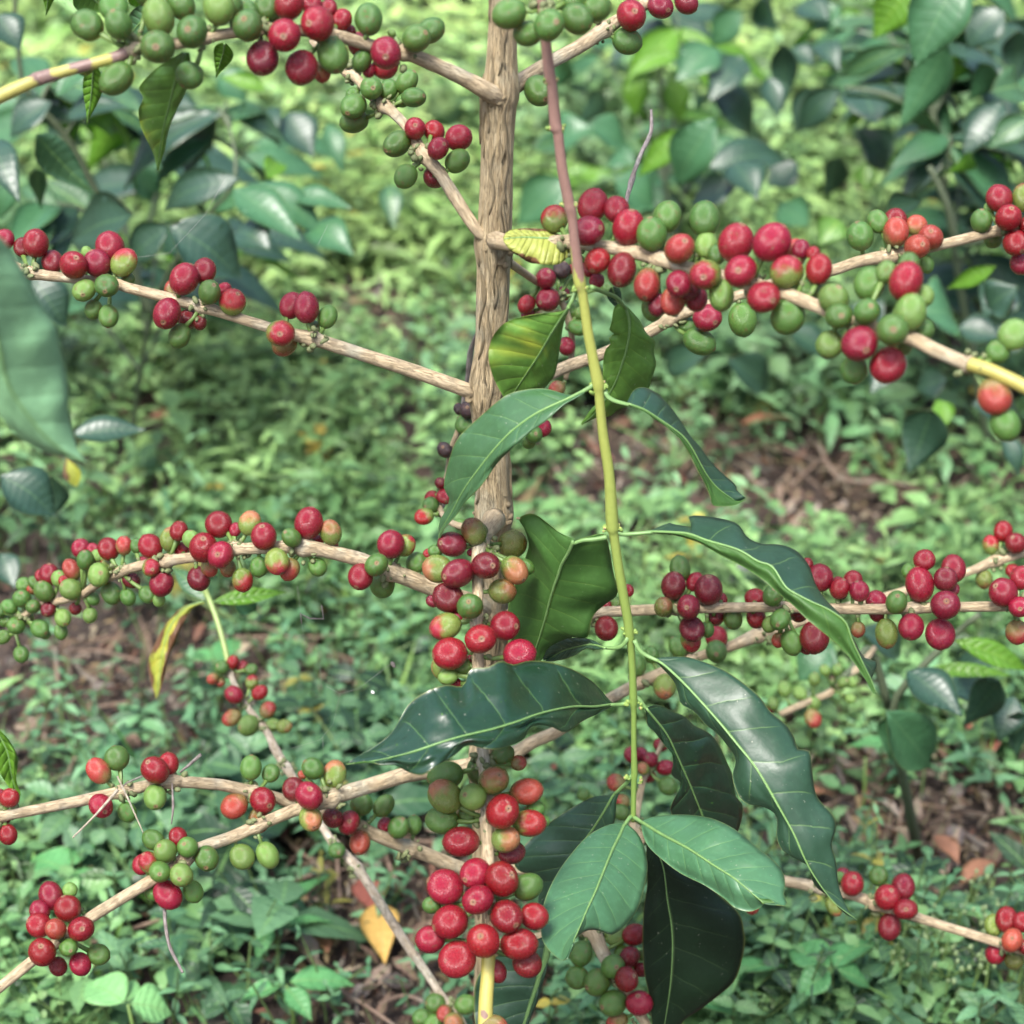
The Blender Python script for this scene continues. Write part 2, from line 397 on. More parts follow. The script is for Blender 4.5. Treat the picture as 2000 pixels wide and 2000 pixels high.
def hero_leaf(parent, tile, mid, left, right, z0, z1, dl=.0, dr=.0, zm=0.0, mat='mid', other='under', pet=None, zp=None,
              halves=False, label=None, n=44, m=7, arch=.0025, wave=.0012, pucker=.0008, name='leaf', rib=.0007, petr=.0012):
    x0, y0, s = tile
    M_ = catmull(T(x0, y0, s, mid), n); L_ = catmull(T(x0, y0, s, left), n); R_ = catmull(T(x0, y0, s, right), n)
    rows = []; us = [i / n for i in range(n + 1)]; sd_ = random.uniform(0, 50)
    vs = [-(1 - j / m) for j in range(m)] + [0] + [(j + 1) / m for j in range(m)]
    for i in range(n + 1):
        u = i / n; zc = z0 + (z1 - z0) * u + zm * math.sin(math.pi * u); w_ = math.sin(math.pi * min(1, u * 1.02 + .01)) ** .6
        row = []
        for v in vs:
            E = L_[i] if v < 0 else R_[i]; dd = dl if v < 0 else dr; a = abs(v)
            x = M_[i][0] + (E[0] - M_[i][0]) * a; y = M_[i][1] + (E[1] - M_[i][1]) * a
            z = zc + dd * a * w_ - arch * math.sin(math.pi * a * .9) * w_
            z += wave * w_ * a * math.sin(u * 26 + (2 if v < 0 else 0) + sd_) * 1.2
            z += .0006 * w_ * abs(math.sin(math.pi * (u * 8 - a * .9))) * math.sin(math.pi * min(a * 1.1, 1)) * -1
            z += .004 * w_ * a * noise.noise(Vector((u * 5 + sd_, v * 2, 0)))
            z += pucker * w_ * math.sin(math.pi * min(1, a * 1.2)) * noise.noise(Vector((u * 11 + v * 2 + sd_, v * 3, 4)))
            row.append(P(x, y, z))
        rows.append(row)
    pp = None
    if pet:
        zz = zp if zp is not None else z0
        q = T(x0, y0, s, pet); pp = [P(a, b, zz + (z0 - zz) * i / max(1, len(q))) for i, (a, b) in enumerate(q)]
    vis, oth = LM[mat], LM[other]
    return grid_leaf(name, rows, us, vs, [vis, oth, RIB], parent, halves=halves, pet=pp, ribr=rib, petr=petr, label=label)

def free_leaf(parent, p0, p1, width, side, mat, bend=.12, fold=.25, n=10, m=2, name='leaf', label=None, rib=.0, wav=.03, shape=.9):
    """simple leaf between two points; side = width direction; bends and folds about its rib"""
    p0, p1 = Vector(p0), Vector(p1); ax = p1 - p0; L = ax.length; ax.normalize()
    side = (side - ax * side.dot(ax)).normalized(); nn = ax.cross(side).normalized()
    if nn.z < 0: nn = -nn
    vs = [-1 + j / m for j in range(2 * m + 1)]; rows = []; sd_ = random.uniform(0, 99)
    for i in range(n + 1):
        u = i / n; wd = width * .5 * (math.sin(math.pi * u ** shape) ** 1.0 * (1 - .45 * u * u) * 1.2 + .015)
        c = p0 + ax * L * u + nn * (bend * L * (math.sin(math.pi * u)))
        row = []
        for v in vs:
            row.append(c + side * wd * v + nn * (abs(v) * fold * wd + L * wav * noise.noise(Vector((u * 4 + sd_, v * 1.5, sd_)))))
        rows.append(row)
    mt = LM[mat] if isinstance(mat, str) else mat
    return grid_leaf(name, rows, [i / n for i in range(n + 1)], vs, [mt, mt, RIB], parent, thick=.0003, ribr=rib, label=label)

def px_leaf(parent, x0, y0, x1, y1, w, z, mat, dz=.0, k=.8, label=None, name='leaf', bend=.12, rib=0.0, fold=.25, n=10):
    """leaf given by photo position; k tips its far edge away from the lens so it faces up to the sky"""
    a = P(x0, y0, z); b = P(x1, y1, z + dz)
    s = Vector((-(y1 - y0), 0, 0)) ; d = Vector((x1 - x0, y1 - y0)).normalized()
    side = RGT * (-d.y) - UPV * d.x
    if side.dot(UPV) < 0: side = -side
    wpx = w / F * z
    side3 = side + (FWD + Vector((0, 0, .3))) * k * max(.25, abs(side.dot(UPV)))
    ww = wpx * side3.length / max(.3, 1) 
    return free_leaf(parent, a, b, ww, side3.normalized(), mat, bend=bend, label=label, name=name, rib=rib, fold=fold, n=n)

# ------------------------------------------------------------------ ground
def gh(x, y):
    return .030 * noise.noise(Vector((x * 1.3, y * 1.3, 0))) + .010 * noise.noise(Vector((x * 7, y * 7, 3)))
def ground():
    V, Fc = [], []
    ys = np.concatenate([np.linspace(-1, 5, 240), np.geomspace(5.2, 120, 30)]); ys = np.concatenate([[-60, -10, -3], ys])
    xs = np.concatenate([-np.geomspace(120, 2.6, 14), np.linspace(-2.5, 2.5, 200), np.geomspace(2.6, 120, 14)])
    for y in ys:
        for x in xs:
            z = gh(x, y) + (.004 * noise.noise(Vector((x * 40, y * 40, 1))) if abs(x) < 2.5 and -1 < y < 5 else 0) - .01
            V.append((x, y, z))
    nx = len(xs)
    for i in range(len(ys) - 1):
        for j in range(nx - 1):
            a = i * nx + j; Fc.append((a, a + 1, a + nx + 1, a + nx))
    m, t, b = newmat('soil')
    tc = N(t, 'ShaderNodeTexCoord').outputs['Object']
    n1 = NOISE(t, tc, 22, 6, .65); n2 = NOISE(t, tc, 130, 5, .7)
    c = MIX(t, STEP(t, n1, .35, .65), (.038, .028, .023), (.10, .072, .058))
    c = MIX(t, STEP(t, n2, .52, .7), c, (.21, .13, .10))
    t.links.new(c, b.inputs['Base Color']); b.inputs['Roughness'].default_value = .9
    t.links.new(BUMP(t, MATH(t, 'ADD', n1, n2), .012, 1), b.inputs['Normal'])
    O('ground', mesh('ground', V, Fc, [m]), kind='structure', label='brown soil of the plantation floor under weeds and leaf litter')
ground()

# thin / bare places in the weed carpet, in photo coordinates (x, y, rx, ry, strength)
BARE = [(690, 585, 210, 65, .97), (1000, 600, 160, 70, .8), (1500, 930, 380, 130, .95), (1700, 1000, 260, 70, .7), (420, 560, 120, 40, .5), (1180, 900, 140, 90, .7), (1250, 830, 130, 50, .6),
        (250, 780, 90, 35, .85), (560, 620, 80, 40, .8), (330, 1290, 330, 110, .55), (80, 1400, 160, 130, .8), (600, 1310, 200, 70, .6), (1760, 1560, 330, 130, .97),
        (1900, 1640, 200, 80, .9), (1480, 1480, 150, 90, .8), (800, 1850, 260, 180, .98), (640, 1720, 120, 80, .7), (1120, 1900, 150, 120, .7), (950, 1450, 160, 90, .5),
        (280, 1490, 120, 60, .6), (1560, 1330, 160, 60, .5), (1350, 700, 160, 60, .3)]
def bare(px, py):
    f = 1.0
    for (x, y, rx, ry, s) in BARE:
        d = ((px - x) / rx) ** 2 + ((py - y) / ry) ** 2
        f *= 1 - s * math.exp(-d * .9) if d < 6 else 1
    return f
def proj(p):
    d = Vector(p) - CAM; z = d.dot(FWD)
    if z < .05: return None
    return 1000 + d.dot(RGT) / z * F, 1000 - d.dot(UPV) / z * F, z

def weed_mat(name, rough=.42, gl=.45):
    m, t, b = newmat(name)
    at = N(t, 'ShaderNodeAttribute', attribute_name='tint').outputs['Color']
    uv = N(t, 'ShaderNodeTexCoord').outputs['UV']; sep = N(t, 'ShaderNodeSeparateXYZ'); t.links.new(uv, sep.inputs[0])
    ax = MATH(t, 'ABSOLUTE', sep.outputs[0])
    fr = MATH(t, 'ABSOLUTE', MATH(t, 'SUBTRACT', MATH(t, 'FRACT', MATH(t, 'MULTIPLY', MATH(t, 'SUBTRACT', sep.outputs[1], MATH(t, 'MULTIPLY', ax, .2)), 5.0)), .5))
    c = MIX(t, MATH(t, 'MULTIPLY', MATH(t, 'SUBTRACT', 1.0, STEP(t, ax, .03, .12)), .5), at, (.2, .38, .12))
    nz = NOISE(t, N(t, 'ShaderNodeTexCoord').outputs['Object'], 120, 3)
    c = MIX(t, MATH(t, 'MULTIPLY', nz, .6), c, MIX(t, 1.0, c, (.5, .6, .5), 'MULTIPLY'))
    t.links.new(c, b.inputs['Base Color']); b.inputs['Roughness'].default_value = rough; b.inputs['Specular IOR Level'].default_value = gl
    h = MATH(t, 'ADD', MATH(t, 'MULTIPLY', fr, -1.0), nz)
    t.links.new(BUMP(t, h, .0012, .8), b.inputs['Normal'])
    tr = N(t, 'ShaderNodeBsdfTranslucent'); t.links.new(c, tr.inputs[0])
    mx = N(t, 'ShaderNodeMixShader'); mx.inputs[0].default_value = .22
    t.links.new(b.outputs[0], mx.inputs[1]); t.links.new(tr.outputs[0], mx.inputs[2]); t.links.new(mx.outputs[0], t.nodes['Material Output'].inputs[0])
    return m
WEED = weed_mat('weed_foliage', .40, .42); LITTER = weed_mat('litter_leaf', .7, .2)

PU = [0, .18, .45, .75, 1.0]; PW = [.05, .72, 1.0, .62, .02]
def leaf_cloud(name, B, Dr, Ln, Wd, Up, Cv, tint, mat, **k):
    """many folded leaves as one mesh. B base, Dr direction, Up normal hint, Cv droop, all arrays"""
    n = len(B); Dr = Dr / np.linalg.norm(Dr, axis=1, keepdims=True)
    S = np.cross(Dr, Up); S /= np.linalg.norm(S, axis=1, keepdims=True) + 1e-9; Nn = np.cross(S, Dr)
    V = np.zeros((n, 15, 3)); UV = np.zeros((15, 2)); fold = rng.uniform(.05, .45, n)
    for i, (u, wq) in enumerate(zip(PU, PW)):
        c = B + Dr * (Ln * u)[:, None] - Nn * (Cv * Ln * u * u)[:, None] + Nn * (Ln * .18 * u)[:, None]
        for j, v in enumerate((-1, 0, 1)):
            V[:, i * 3 + j] = c + S * (Wd * .5 * wq * v)[:, None] + Nn * (abs(v) * fold * Wd * .5 * wq)[:, None]
            UV[i * 3 + j] = (v, u)
    fq = []
    for i in range(4):
        for j in range(2):
            a = i * 3 + j; fq.append((a, a + 1, a + 4, a + 3))
    fq = np.array(fq); Fc = (fq[None] + (np.arange(n) * 15)[:, None, None]).reshape(-1, 4)
    me = bpy.data.meshes.new(name); me.vertices.add(n * 15); me.vertices.foreach_set('co', V.reshape(-1).astype(np.float32))
    me.loops.add(Fc.size); me.loops.foreach_set('vertex_index', Fc.ravel().astype(np.int32))
    me.polygons.add(len(Fc)); me.polygons.foreach_set('loop_start', np.arange(0, Fc.size, 4, dtype=np.int32))
    me.polygons.foreach_set('loop_total', np.full(len(Fc), 4, np.int32)); me.polygons.foreach_set('use_smooth', np.ones(len(Fc), bool))
    me.update(calc_edges=True)
    uvl = me.uv_layers.new(name='UVMap'); uvl.data.foreach_set('uv', np.tile(UV, (n, 1))[Fc.ravel()].astype(np.float32).ravel())
    at = me.color_attributes.new('tint', 'FLOAT_COLOR', 'POINT')
    c4 = np.ones((n, 15, 4), np.float32); c4[:, :, :3] = tint[:, None, :]; at.data.foreach_set('color', c4.ravel())
    me.materials.append(mat); me.validate()
    return O(name, me, **k)

def weeds():
    B, D, Ln, Wd, Up, Cv, Ti = [], [], [], [], [], [], []
    stems = MB()
    n_pl = 0
    R = random.Random(5)
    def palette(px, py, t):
        # species colours, cool near and yellower far, plus the far opening's sunlight painted in
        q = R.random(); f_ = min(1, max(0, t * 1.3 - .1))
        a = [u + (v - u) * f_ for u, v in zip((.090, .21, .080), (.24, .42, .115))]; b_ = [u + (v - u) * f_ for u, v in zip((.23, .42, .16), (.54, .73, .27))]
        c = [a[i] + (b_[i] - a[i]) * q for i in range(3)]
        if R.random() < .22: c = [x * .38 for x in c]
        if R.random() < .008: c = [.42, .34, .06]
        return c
    for _ in range(42000):
        y = 0.95 + (R.random() ** 1.25) * 6.5
        hw = .34 + y * .33
        x = R.uniform(-hw, hw)
        g = gh(x, y); q = proj((x, y, g + .03))
        if q is None or q[1] > 2350: continue
        f = bare(q[0], q[1])
        clump = .42 + 1.0 * noise.noise(Vector((x * 3.1, y * 3.1, 9)))
        if R.random() > f * (clump + .35) * (1.0 if y < 3.5 else .8): continue
        if y > 4.5 and R.random() < .4: continue
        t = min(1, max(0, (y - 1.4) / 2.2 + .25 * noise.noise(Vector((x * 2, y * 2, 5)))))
        H = R.uniform(.015, .08) * (1 + 1.2 * t) * (.5 + .6 * f); np_ = R.choice((1, 2, 2, 3, 3))
        size = R.uniform(.009, .024) * (1 + .9 * t)
        if R.random() < .10: size *= 1.7
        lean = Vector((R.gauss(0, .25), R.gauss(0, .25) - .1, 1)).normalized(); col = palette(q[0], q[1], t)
        ph = R.uniform(0, math.pi); base = Vector((x, y, g)); asp = R.uniform(.42, .72)
        sp = noise.noise(Vector((x * 2.3, y * 2.3, 31))) + R.gauss(0, .16)
        if sp > .26: asp = R.uniform(.16, .28); size *= 1.7; col = [col[0] * 1.05, col[1] * 1.0, col[2] * .9]; np_ = R.choice((2, 3, 4))
        elif sp > .12: asp = R.uniform(.75, .95); size *= .55; np_ += 1; col = [col[0] * 1.25, col[1] * 1.12, col[2] * 1.1]
        elif sp < -.30 and f > .7: asp = R.uniform(.5, .75); size *= 1.4; col = [col[0] * .55, col[1] * .6, col[2] * .75]; np_ = 2
        elif sp < -.18: asp = R.uniform(.3, .42); size *= .8; np_ += 2; H *= 1.5; col = [col[0] * .8, col[1] * .9, col[2] * 1.15]
        if R.random() < .05 and y < 3.4:                      # grass tuft
            for _g in range(R.choice((3, 5, 7))):
                a = R.uniform(0, 6.283); B.append((x, y, g)); D.append((math.cos(a) * .6, math.sin(a) * .6, 1.0)); L_ = R.uniform(.04, .10)
                Ln.append(L_); Wd.append(R.uniform(.0025, .0045)); Up.append((R.gauss(0, .5), -.4, .6)); Cv.append(R.uniform(.1, .7)); Ti.append([v * R.uniform(.8, 1.2) for v in (.22, .36, .12)])
        if H > .04 and y < 3: stems.tube([base, base + lean * H * .5 + Vector((R.gauss(0, .004), 0, 0)), base + lean * H], [.0011, .0009, .0006], 4, 0, cap=False)
        for k in range(np_):
            hh = H * (1 - k * .27); p = base + lean * hh; s = size * (1 - .0 * k) * (.75 if k == 0 else 1.05)
            for sgn in (0, 1):
                a = ph + k * math.pi / 2 + sgn * math.pi + R.gauss(0, .25)
                d = Vector((math.cos(a), math.sin(a), R.uniform(-.25, .45)))
                B.append(tuple(p)); D.append(tuple(d)); Ln.append(s * R.uniform(.8, 1.25)); Wd.append(s * asp * R.uniform(.85, 1.15))
                Up.append((R.gauss(0, .25), R.gauss(0, .25) - .15, 1)); Cv.append(R.uniform(.15, .6))
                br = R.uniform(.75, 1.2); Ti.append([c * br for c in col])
    A_ = lambda z: np.array(z, float)
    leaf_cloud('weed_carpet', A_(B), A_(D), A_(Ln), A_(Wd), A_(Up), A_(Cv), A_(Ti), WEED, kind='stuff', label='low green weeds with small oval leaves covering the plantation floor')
    stems.build('weed_stems', [plain('weed_stem', (.12, .20, .06), .6)], kind='stuff', label='thin stems of the low weeds')
    print('weed leaves', len(B))
    # leaf litter
    B, D, Ln, Wd, Up, Cv, Ti = [], [], [], [], [], [], []
    for _ in range(110000):
        y = .95 + R.random() ** 1.2 * 4.0; x = R.uniform(-.34 - y * .33, .34 + y * .33)
        q = proj((x, y, 0)); f = bare(q[0], q[1])
        if R.random() > .12 + .88 * (1 - f): continue
        B.append((x, y, gh(x, y) + R.uniform(.0, .012))); a = R.uniform(0, 2 * math.pi)
        D.append((math.cos(a), math.sin(a), R.gauss(0, .22))); L = R.uniform(.004, .013) if R.random() < .84 else R.uniform(.013, .032); Ln.append(L); Wd.append(L * R.uniform(.22, .5))
        Up.append((R.gauss(0, .45), R.gauss(0, .45), 1)); Cv.append(R.gauss(0, .7))
        c = R.choice(((.19, .12, .09), (.25, .16, .12), (.13, .085, .065), (.34, .25, .20), (.24, .11, .085), (.36, .29, .25), (.10, .065, .05), (.30, .21, .12), (.20, .16, .15), (.42, .33, .24)))
        br = R.uniform(.6, 1.2); Ti.append([v * br for v in c])
    leaf_cloud('leaf_litter', A_(B), A_(D), A_(Ln), A_(Wd), A_(Up), A_(Cv), A_(Ti), LITTER, kind='stuff', label='dry brown leaf litter lying on the soil between the weeds')
    tw = MB()
    for _ in range(1500):
        y = 1.0 + R.random() * 2.6; x = R.uniform(-.34 - y * .3, .34 + y * .3); q = proj((x, y, 0)); f = bare(q[0], q[1])
        if R.random() > .15 + .85 * (1 - f): continue
        a = R.uniform(0, math.pi); L = R.uniform(.02, .14); p = Vector((x, y, gh(x, y) + R.uniform(.003, .02))); d = Vector((math.cos(a), math.sin(a), R.gauss(0, .1)))
        r = R.uniform(.0006, .0019)
        tw.tube([p, p + d * L * .5 + Vector((0, R.gauss(0, .006), R.gauss(0, .004))), p + d * L], [r, r * .9, r * .6], 5, 0)
    tw.build('twig_litter', [STICK], kind='stuff', label='fine dry twigs scattered over the soil')
weeds()

# ------------------------------------------------------------------ the coffee tree
TREE = A('coffee_tree', label='tan trunked coffee tree laden with red and green cherries in front of the weeds', cat='coffee tree')
TREE.location = (P(950, 1900, zv(1900, .85)).x, .85, 0)
TREE_INV = Matrix.Translation(TREE.location).inverted()
DT = .85
def Z(py): return zv(py, DT)
tp = [(990, -760, 13), (988, -420, 20), (984, -120, 26), (983, 0, 27), (980, 110, 30), (978, 178, 37), (974, 215, 34), (970, 330, 32), (967, 440, 34), (962, 475, 37), (964, 520, 33), (962, 600, 32), (957, 680, 31),
      (950, 765, 37), (953, 810, 33), (962, 900, 33), (964, 960, 34), (966, 1010, 37), (964, 1060, 27), (966, 1150, 24), (962, 1195, 27), (965, 1275, 23), (950, 1400, 23), (942, 1478, 28), (944, 1560, 22),
      (947, 1620, 22), (950, 1695, 27), (950, 1800, 23), (950, 2000, 25), (950, 2300, 26), (950, 2500, 28)]
cv = catmull(tp, 520)
mb = MB(); mb.tube([P(c[0], c[1], Z(c[1])) for c in cv], [c[2] / F * Z(c[1]) for c in cv], 56, 0, rough=.05, freq=35, ridge=.065)
for (x, y) in ((955, 185), (985, 190), (968, 195), (950, 480), (975, 505), (990, 480), (925, 775), (945, 790), (968, 970), (985, 985), (950, 1010), (995, 1015), (930, 1490), (955, 1700)):   # scaly leaf scars at the nodes
    for _ in range(5):
        c = P(x + random.gauss(0, 9), y + random.gauss(0, 7), Z(y) - .007); mb.blob(c, random.uniform(.0007, .0018), 0)
for _ in range(110):                                    # lifted strips and edges of bark
    i0 = random.randrange(110, 500); ln = random.randrange(6, 26); a = random.uniform(math.pi, 2 * math.pi); pts_, rr_ = [], []
    for k in range(0, ln + 1, 2):
        q = cv[min(i0 + k, 520)]; z = Z(q[1]); rr = q[2] / F * z; aa = a + .12 * math.sin(k * .4 + a * 9); tk = k / ln
        lift = 1.01 + .05 * (tk > .8) + .02 * math.sin(k * 1.1)
        pts_.append(P(q[0], q[1], z) + Vector((math.cos(aa) * rr * lift, math.sin(aa) * rr * lift, 0))); rr_.append(.0008 * math.sin(math.pi * (.08 + .84 * tk)) + .0001)
    if len(pts_) > 2: mb.tube(pts_, rr_, 5, 0)
trunk = mb.build('trunk', [BARK], TREE)

class Branch:
    def __init__(s, name, pts, mat, parent=TREE, nodes=(), rough=.045, extra=None, label=None, seg=18):
        """pts: (px, py, depth, width px)"""
        s.name, s.parent, s.mat, s.extra, s.label = name, parent, mat, extra, label
        L = sum(math.dist(pts[i][:2], pts[i + 1][:2]) for i in range(len(pts) - 1))
        s.n = max(12, int(L / 5)); c = catmull(pts, s.n); s.c = c
        sw = [0] * len(c)
        for (nx, ny) in nodes:
            for i, q in enumerate(c):
                d = math.dist(q[:2], (nx, ny)); sw[i] = max(sw[i], math.exp(-(d / 9) ** 2))
        s.sw = sw; s.nodes = nodes
        s.pts = [P(q[0], q[1], q[2]) for q in c]; s.rad = [q[3] * .47 / F * q[2] * (1 + .28 * e) for q, e in zip(c, sw)]
        s.mb = MB(); s.mb.tube(s.pts, s.rad, seg, 0, rough=rough, freq=120, seed=random.uniform(0, 30)); s.cher = []
        for (nx, ny) in nodes:
            i = min(range(len(c)), key=lambda i: math.dist(c[i][:2], (nx, ny)))
            for _ in range(12): s.mb.blob(s.pts[i] + Vector((random.gauss(0, 1), random.gauss(0, 1), random.gauss(0, 1))).normalized() * s.rad[i] * random.uniform(.9, 1.8), random.uniform(.0007, .0019), 2)
    def near(s, x, y):
        i = min(range(len(s.c)), key=lambda i: math.dist(s.c[i][:2], (x, y)) + (0 if not s.nodes else 14 * (1 - s.sw[i])))
        j = min(range(len(s.c)), key=lambda i: math.dist(s.c[i][:2], (x, y)))
        return i, j
    def add(s, tile, txt):
        x0, y0, sc = tile
        for rec in txt.replace('\n', ';').split(';'):
            f = rec.split()
            if not f: continue
            s.cher.append([x0 + float(f[0]) / sc, y0 + float(f[1]) / sc, float(f[2]) / sc, f[3], float(f[4]) if len(f) > 4 else 0.0, s])
        return s
ALL = []

def cherry_mesh(seed, black=False):
    R = random.Random(seed); V, Fc = [], []; nr, ns = 22, 28; zs = R.uniform(1.10, 1.24)
    for i in range(nr + 1):
        th = math.pi * i / nr
        for k in range(ns):
            a = 2 * math.pi * k / ns; r = math.sin(th); z = math.cos(th)
            rr = 1 + .018 * noise.noise(Vector((math.cos(a) + seed, math.sin(a), z)) * 1.4)
            g = math.exp(-((abs(((a + math.pi / 2) % math.pi) - math.pi / 2)) / .12) ** 2) * .022 * min(1, r * 2)
            if black: rr += .13 * noise.noise(Vector((math.cos(a) * 2 + seed, math.sin(a) * 2, z * 2)) * 1.6)
            x, y = math.cos(a) * r * (rr - g) * (1.03 if R else 1), math.sin(a) * r * (rr - g) * .96
            zz = z * zs * rr
            rad = r
            if z > 0:
                if rad < .10: zz -= .07
                elif rad < .21: zz += .03
                elif rad < .33: zz -= .018
            elif rad < .2: zz += .05
            V.append((x, y, zz))
    for i in range(nr):
        for k in range(ns):
            a = i * ns + k; b = i * ns + (k + 1) % ns; Fc.append((a, a + ns, b + ns, b))
    return V, Fc
CMESH = {}
for code, mt in CM.items():
    CMESH[code] = [mesh('coffee_cherry', *cherry_mesh(q + 3 * ord(code), code == 'b'), [mt]) for q in range(3)]


tA, tB, tC, tD2, tE = (0, 0, 3.864), (500, 0, 3.864), (1000, 0, 3.864), (1500, 350, 3.864), (1000, 350, 3.864)
tF, tG, tH, tI, tJ = (0, 400, 3.864), (500, 400, 3.864), (0, 900, 3.864), (400, 900, 3.864), (800, 900, 3.864)
tM, tN = (1200, 950, 3.864), (1500, 950, 3.864)
tO, tP, tK, tL, tQ = (0, 1400, 3.22), (400, 1400, 3.22), (750, 1400, 3.22), (1050, 1400, 3.22), (1500, 1400, 3.22)

B = {}
def BR(key, name, pts, mat=TWIG, nodes=(), **k):
    B[key] = Branch(name, pts, mat, nodes=nodes, **k); ALL.append(B[key]); return B[key]

BR(1, 'branch', [(975, 190, .868, 40), (952, 178, .862, 38), (900, 150, .855, 33), (830, 118, .845, 30), (790, 103, .84, 29), (720, 88, .83, 26), (650, 68, .82, 25), (560, 58, .81, 24), (500, 60, .805, 24), (430, 68, .80, 24), (350, 85, .795, 24), (270, 95, .79, 25), (245, 100, .79, 28)],
   nodes=[(790, 103), (640, 66), (520, 58), (400, 74), (262, 96)])
mbx = MB(); c = catmull([(250, 100, .79, 26), (228, 112, .789, 25), (190, 122, .787, 23), (130, 138, .785, 24), (72, 155, .782, 28), (62, 160, .78, 25), (0, 188, .777, 28), (-90, 235, .77, 26), (-300, 350, .76, 12)], 110)
mbx.tube([P(q[0], q[1], q[2]) for q in c], [q[3] * .5 / F * q[2] for q in c], 16, 0, rough=.06)
mbx.build('branch_tip', [YOUNG], TREE, label='yellow and brown patched young branch tip')
B[1].add(tA, '660 190 228 g -1;895 185 220 g -1.2;860 55 220 g 0;1195 130 250 l -1;1190 352 270 g -1.5;1450 240 240 g -1.2;880 595 245 g -.5;1430 570 205 g .3;1365 30 220 g 0;1650 50 245 l -1;1870 80 150 g 1;650 520 110 g 1')
B[1].add((0, 0, 1), '484 50 64 g -1;520 15 50 g .6;290 -20 60 g .5;210 -15 56 g .5;450 10 50 g .8')
B[1].add(tB, '250 30 235 r -1;420 30 150 r .5;550 60 130 r 1;465 178 270 r -1.2;645 150 165 r .6;215 265 255 r -2;50 440 255 d -1;345 510 258 r -1.8;500 540 150 o .8;580 415 250 g -1;850 145 218 g -.5;1025 250 66 l 0;785 340 200 r 1;795 460 150 g 1.2;980 400 250 r -2;975 500 190 r .2;1210 290 218 g -1.2;1320 230 205 g 0;700 240 110 r 1;850 530 110 r 1;130 110 120 g 1')
BR(2, 'branch', [(985, 180, .875, 40), (1012, 163, .88, 36), (1060, 130, .888, 29), (1130, 92, .90, 29), (1180, 58, .905, 30), (1230, 26, .91, 25), (1290, -10, .92, 24), (1360, -60, .93, 24), (1600, -210, .96, 18), (1800, -300, .99, 8)], nodes=[(1180, 58), (1268, 0)])
B[2].add(tC, '900 115 238 r -.8;870 310 192 g -.3;1120 50 200 r 0;1315 20 165 d 0;200 685 220 g -.6')
BR(3, 'branch', [(960, 468, .905, 30), (932, 450, .90, 25), (895, 395, .90, 27), (860, 340, .905, 26), (835, 310, .91, 30), (820, 290, .915, 26), (800, 255, .925, 22), (770, 222, .94, 22), (745, 203, .95, 26), (720, 180, .955, 20), (695, 152, .96, 20), (670, 135, .97, 20), (640, 112, .98, 18), (610, 80, 1.0, 15)],
   nodes=[(828, 305), (750, 208), (680, 142)])
B[3].add(tB, '870 665 180 g -1;930 640 130 g 0;1000 675 150 g -1;1140 615 170 g 0;1190 735 168 g 0;735 800 190 g -1;730 715 110 g .5;740 915 192 g 0;1110 760 100 g 1;1200 970 172 r -1;1345 990 160 r 0;1530 1040 202 r 0;1375 1120 172 r -1.2;1520 1215 185 g .3;1065 1085 205 g -.8;1130 1330 175 g -.5;1355 1330 190 d .8')
BR(4, 'branch', [(965, 468, .90, 38), (985, 473, .885, 35), (1015, 477, .875, 30), (1060, 474, .868, 28), (1110, 472, .862, 27), (1170, 481, .855, 28), (1220, 488, .848, 29), (1275, 502, .84, 30), (1330, 520, .83, 29), (1400, 537, .82, 28), (1490, 561, .80, 30), (1540, 576, .79, 30), (1600, 600, .78, 28), (1660, 628, .77, 28), (1770, 657, .755, 30), (1830, 686, .745, 30), (1895, 713, .735, 30)],
   nodes=[(1118, 472), (1285, 505), (1470, 556), (1680, 636), (1893, 712)])
mbx = MB(); c = catmull([(1885, 709, .737, 29), (1910, 716, .733, 28), (1935, 724, .73, 27), (1970, 740, .727, 28), (2010, 760, .725, 28), (2100, 810, .72, 24), (2300, 930, .71, 12)], 80)
mbx.tube([P(q[0], q[1], q[2]) for q in c], [q[3] * .5 / F * q[2] for q in c], 16, 0, rough=.05)
mbx.build('branch_tip', [YELL], TREE, label='bright yellow young branch tip')
B[4].add(tE, '320 300 205 h .3;610 195 235 r 0;570 390 248 r -1.5;790 230 205 r .6;880 365 245 r -.8;1055 415 228 g -1.5;1170 285 245 g .3;1455 300 245 g .3;1265 525 235 o -1.2;1465 500 190 l .5;1540 570 140 g .5;1690 480 285 r -1.5;1460 720 250 h -.8;1725 695 248 r -2;1580 875 215 l 0;645 615 205 r -.5;830 685 240 d -.3;1020 795 232 o -1.2;1260 790 215 r -1;1345 830 150 d .3;1900 890 255 r -1;1215 920 195 o .5;1100 950 160 d 1;1060 970 180 g 1.3;1390 900 185 r .8;570 680 110 r .8;640 765 115 r 1')
B[4].add(tD2, '30 475 305 r -2;200 560 200 o .3;250 530 140 r .8;140 700 240 h -.8;340 560 110 r .8;385 680 212 r 0;310 820 195 g .3;150 1040 245 g .5;495 900 225 l -.3;535 1035 205 g -1;745 1000 205 g -1.2;765 790 235 g 0;890 700 165 l .6;1040 770 285 r -1;1060 640 160 g .6;1180 880 155 l .6;1075 1005 250 l -.8;940 1140 255 g -2;1170 1130 175 g .3;690 1240 275 r -1.8;465 1250 205 l -.5;650 1440 200 g 0;905 1405 270 r -.5;1000 1250 180 g .8;1860 1175 230 l -1;1735 1300 175 g -.3;1710 1640 265 o -.8;1790 1850 240 g 0')
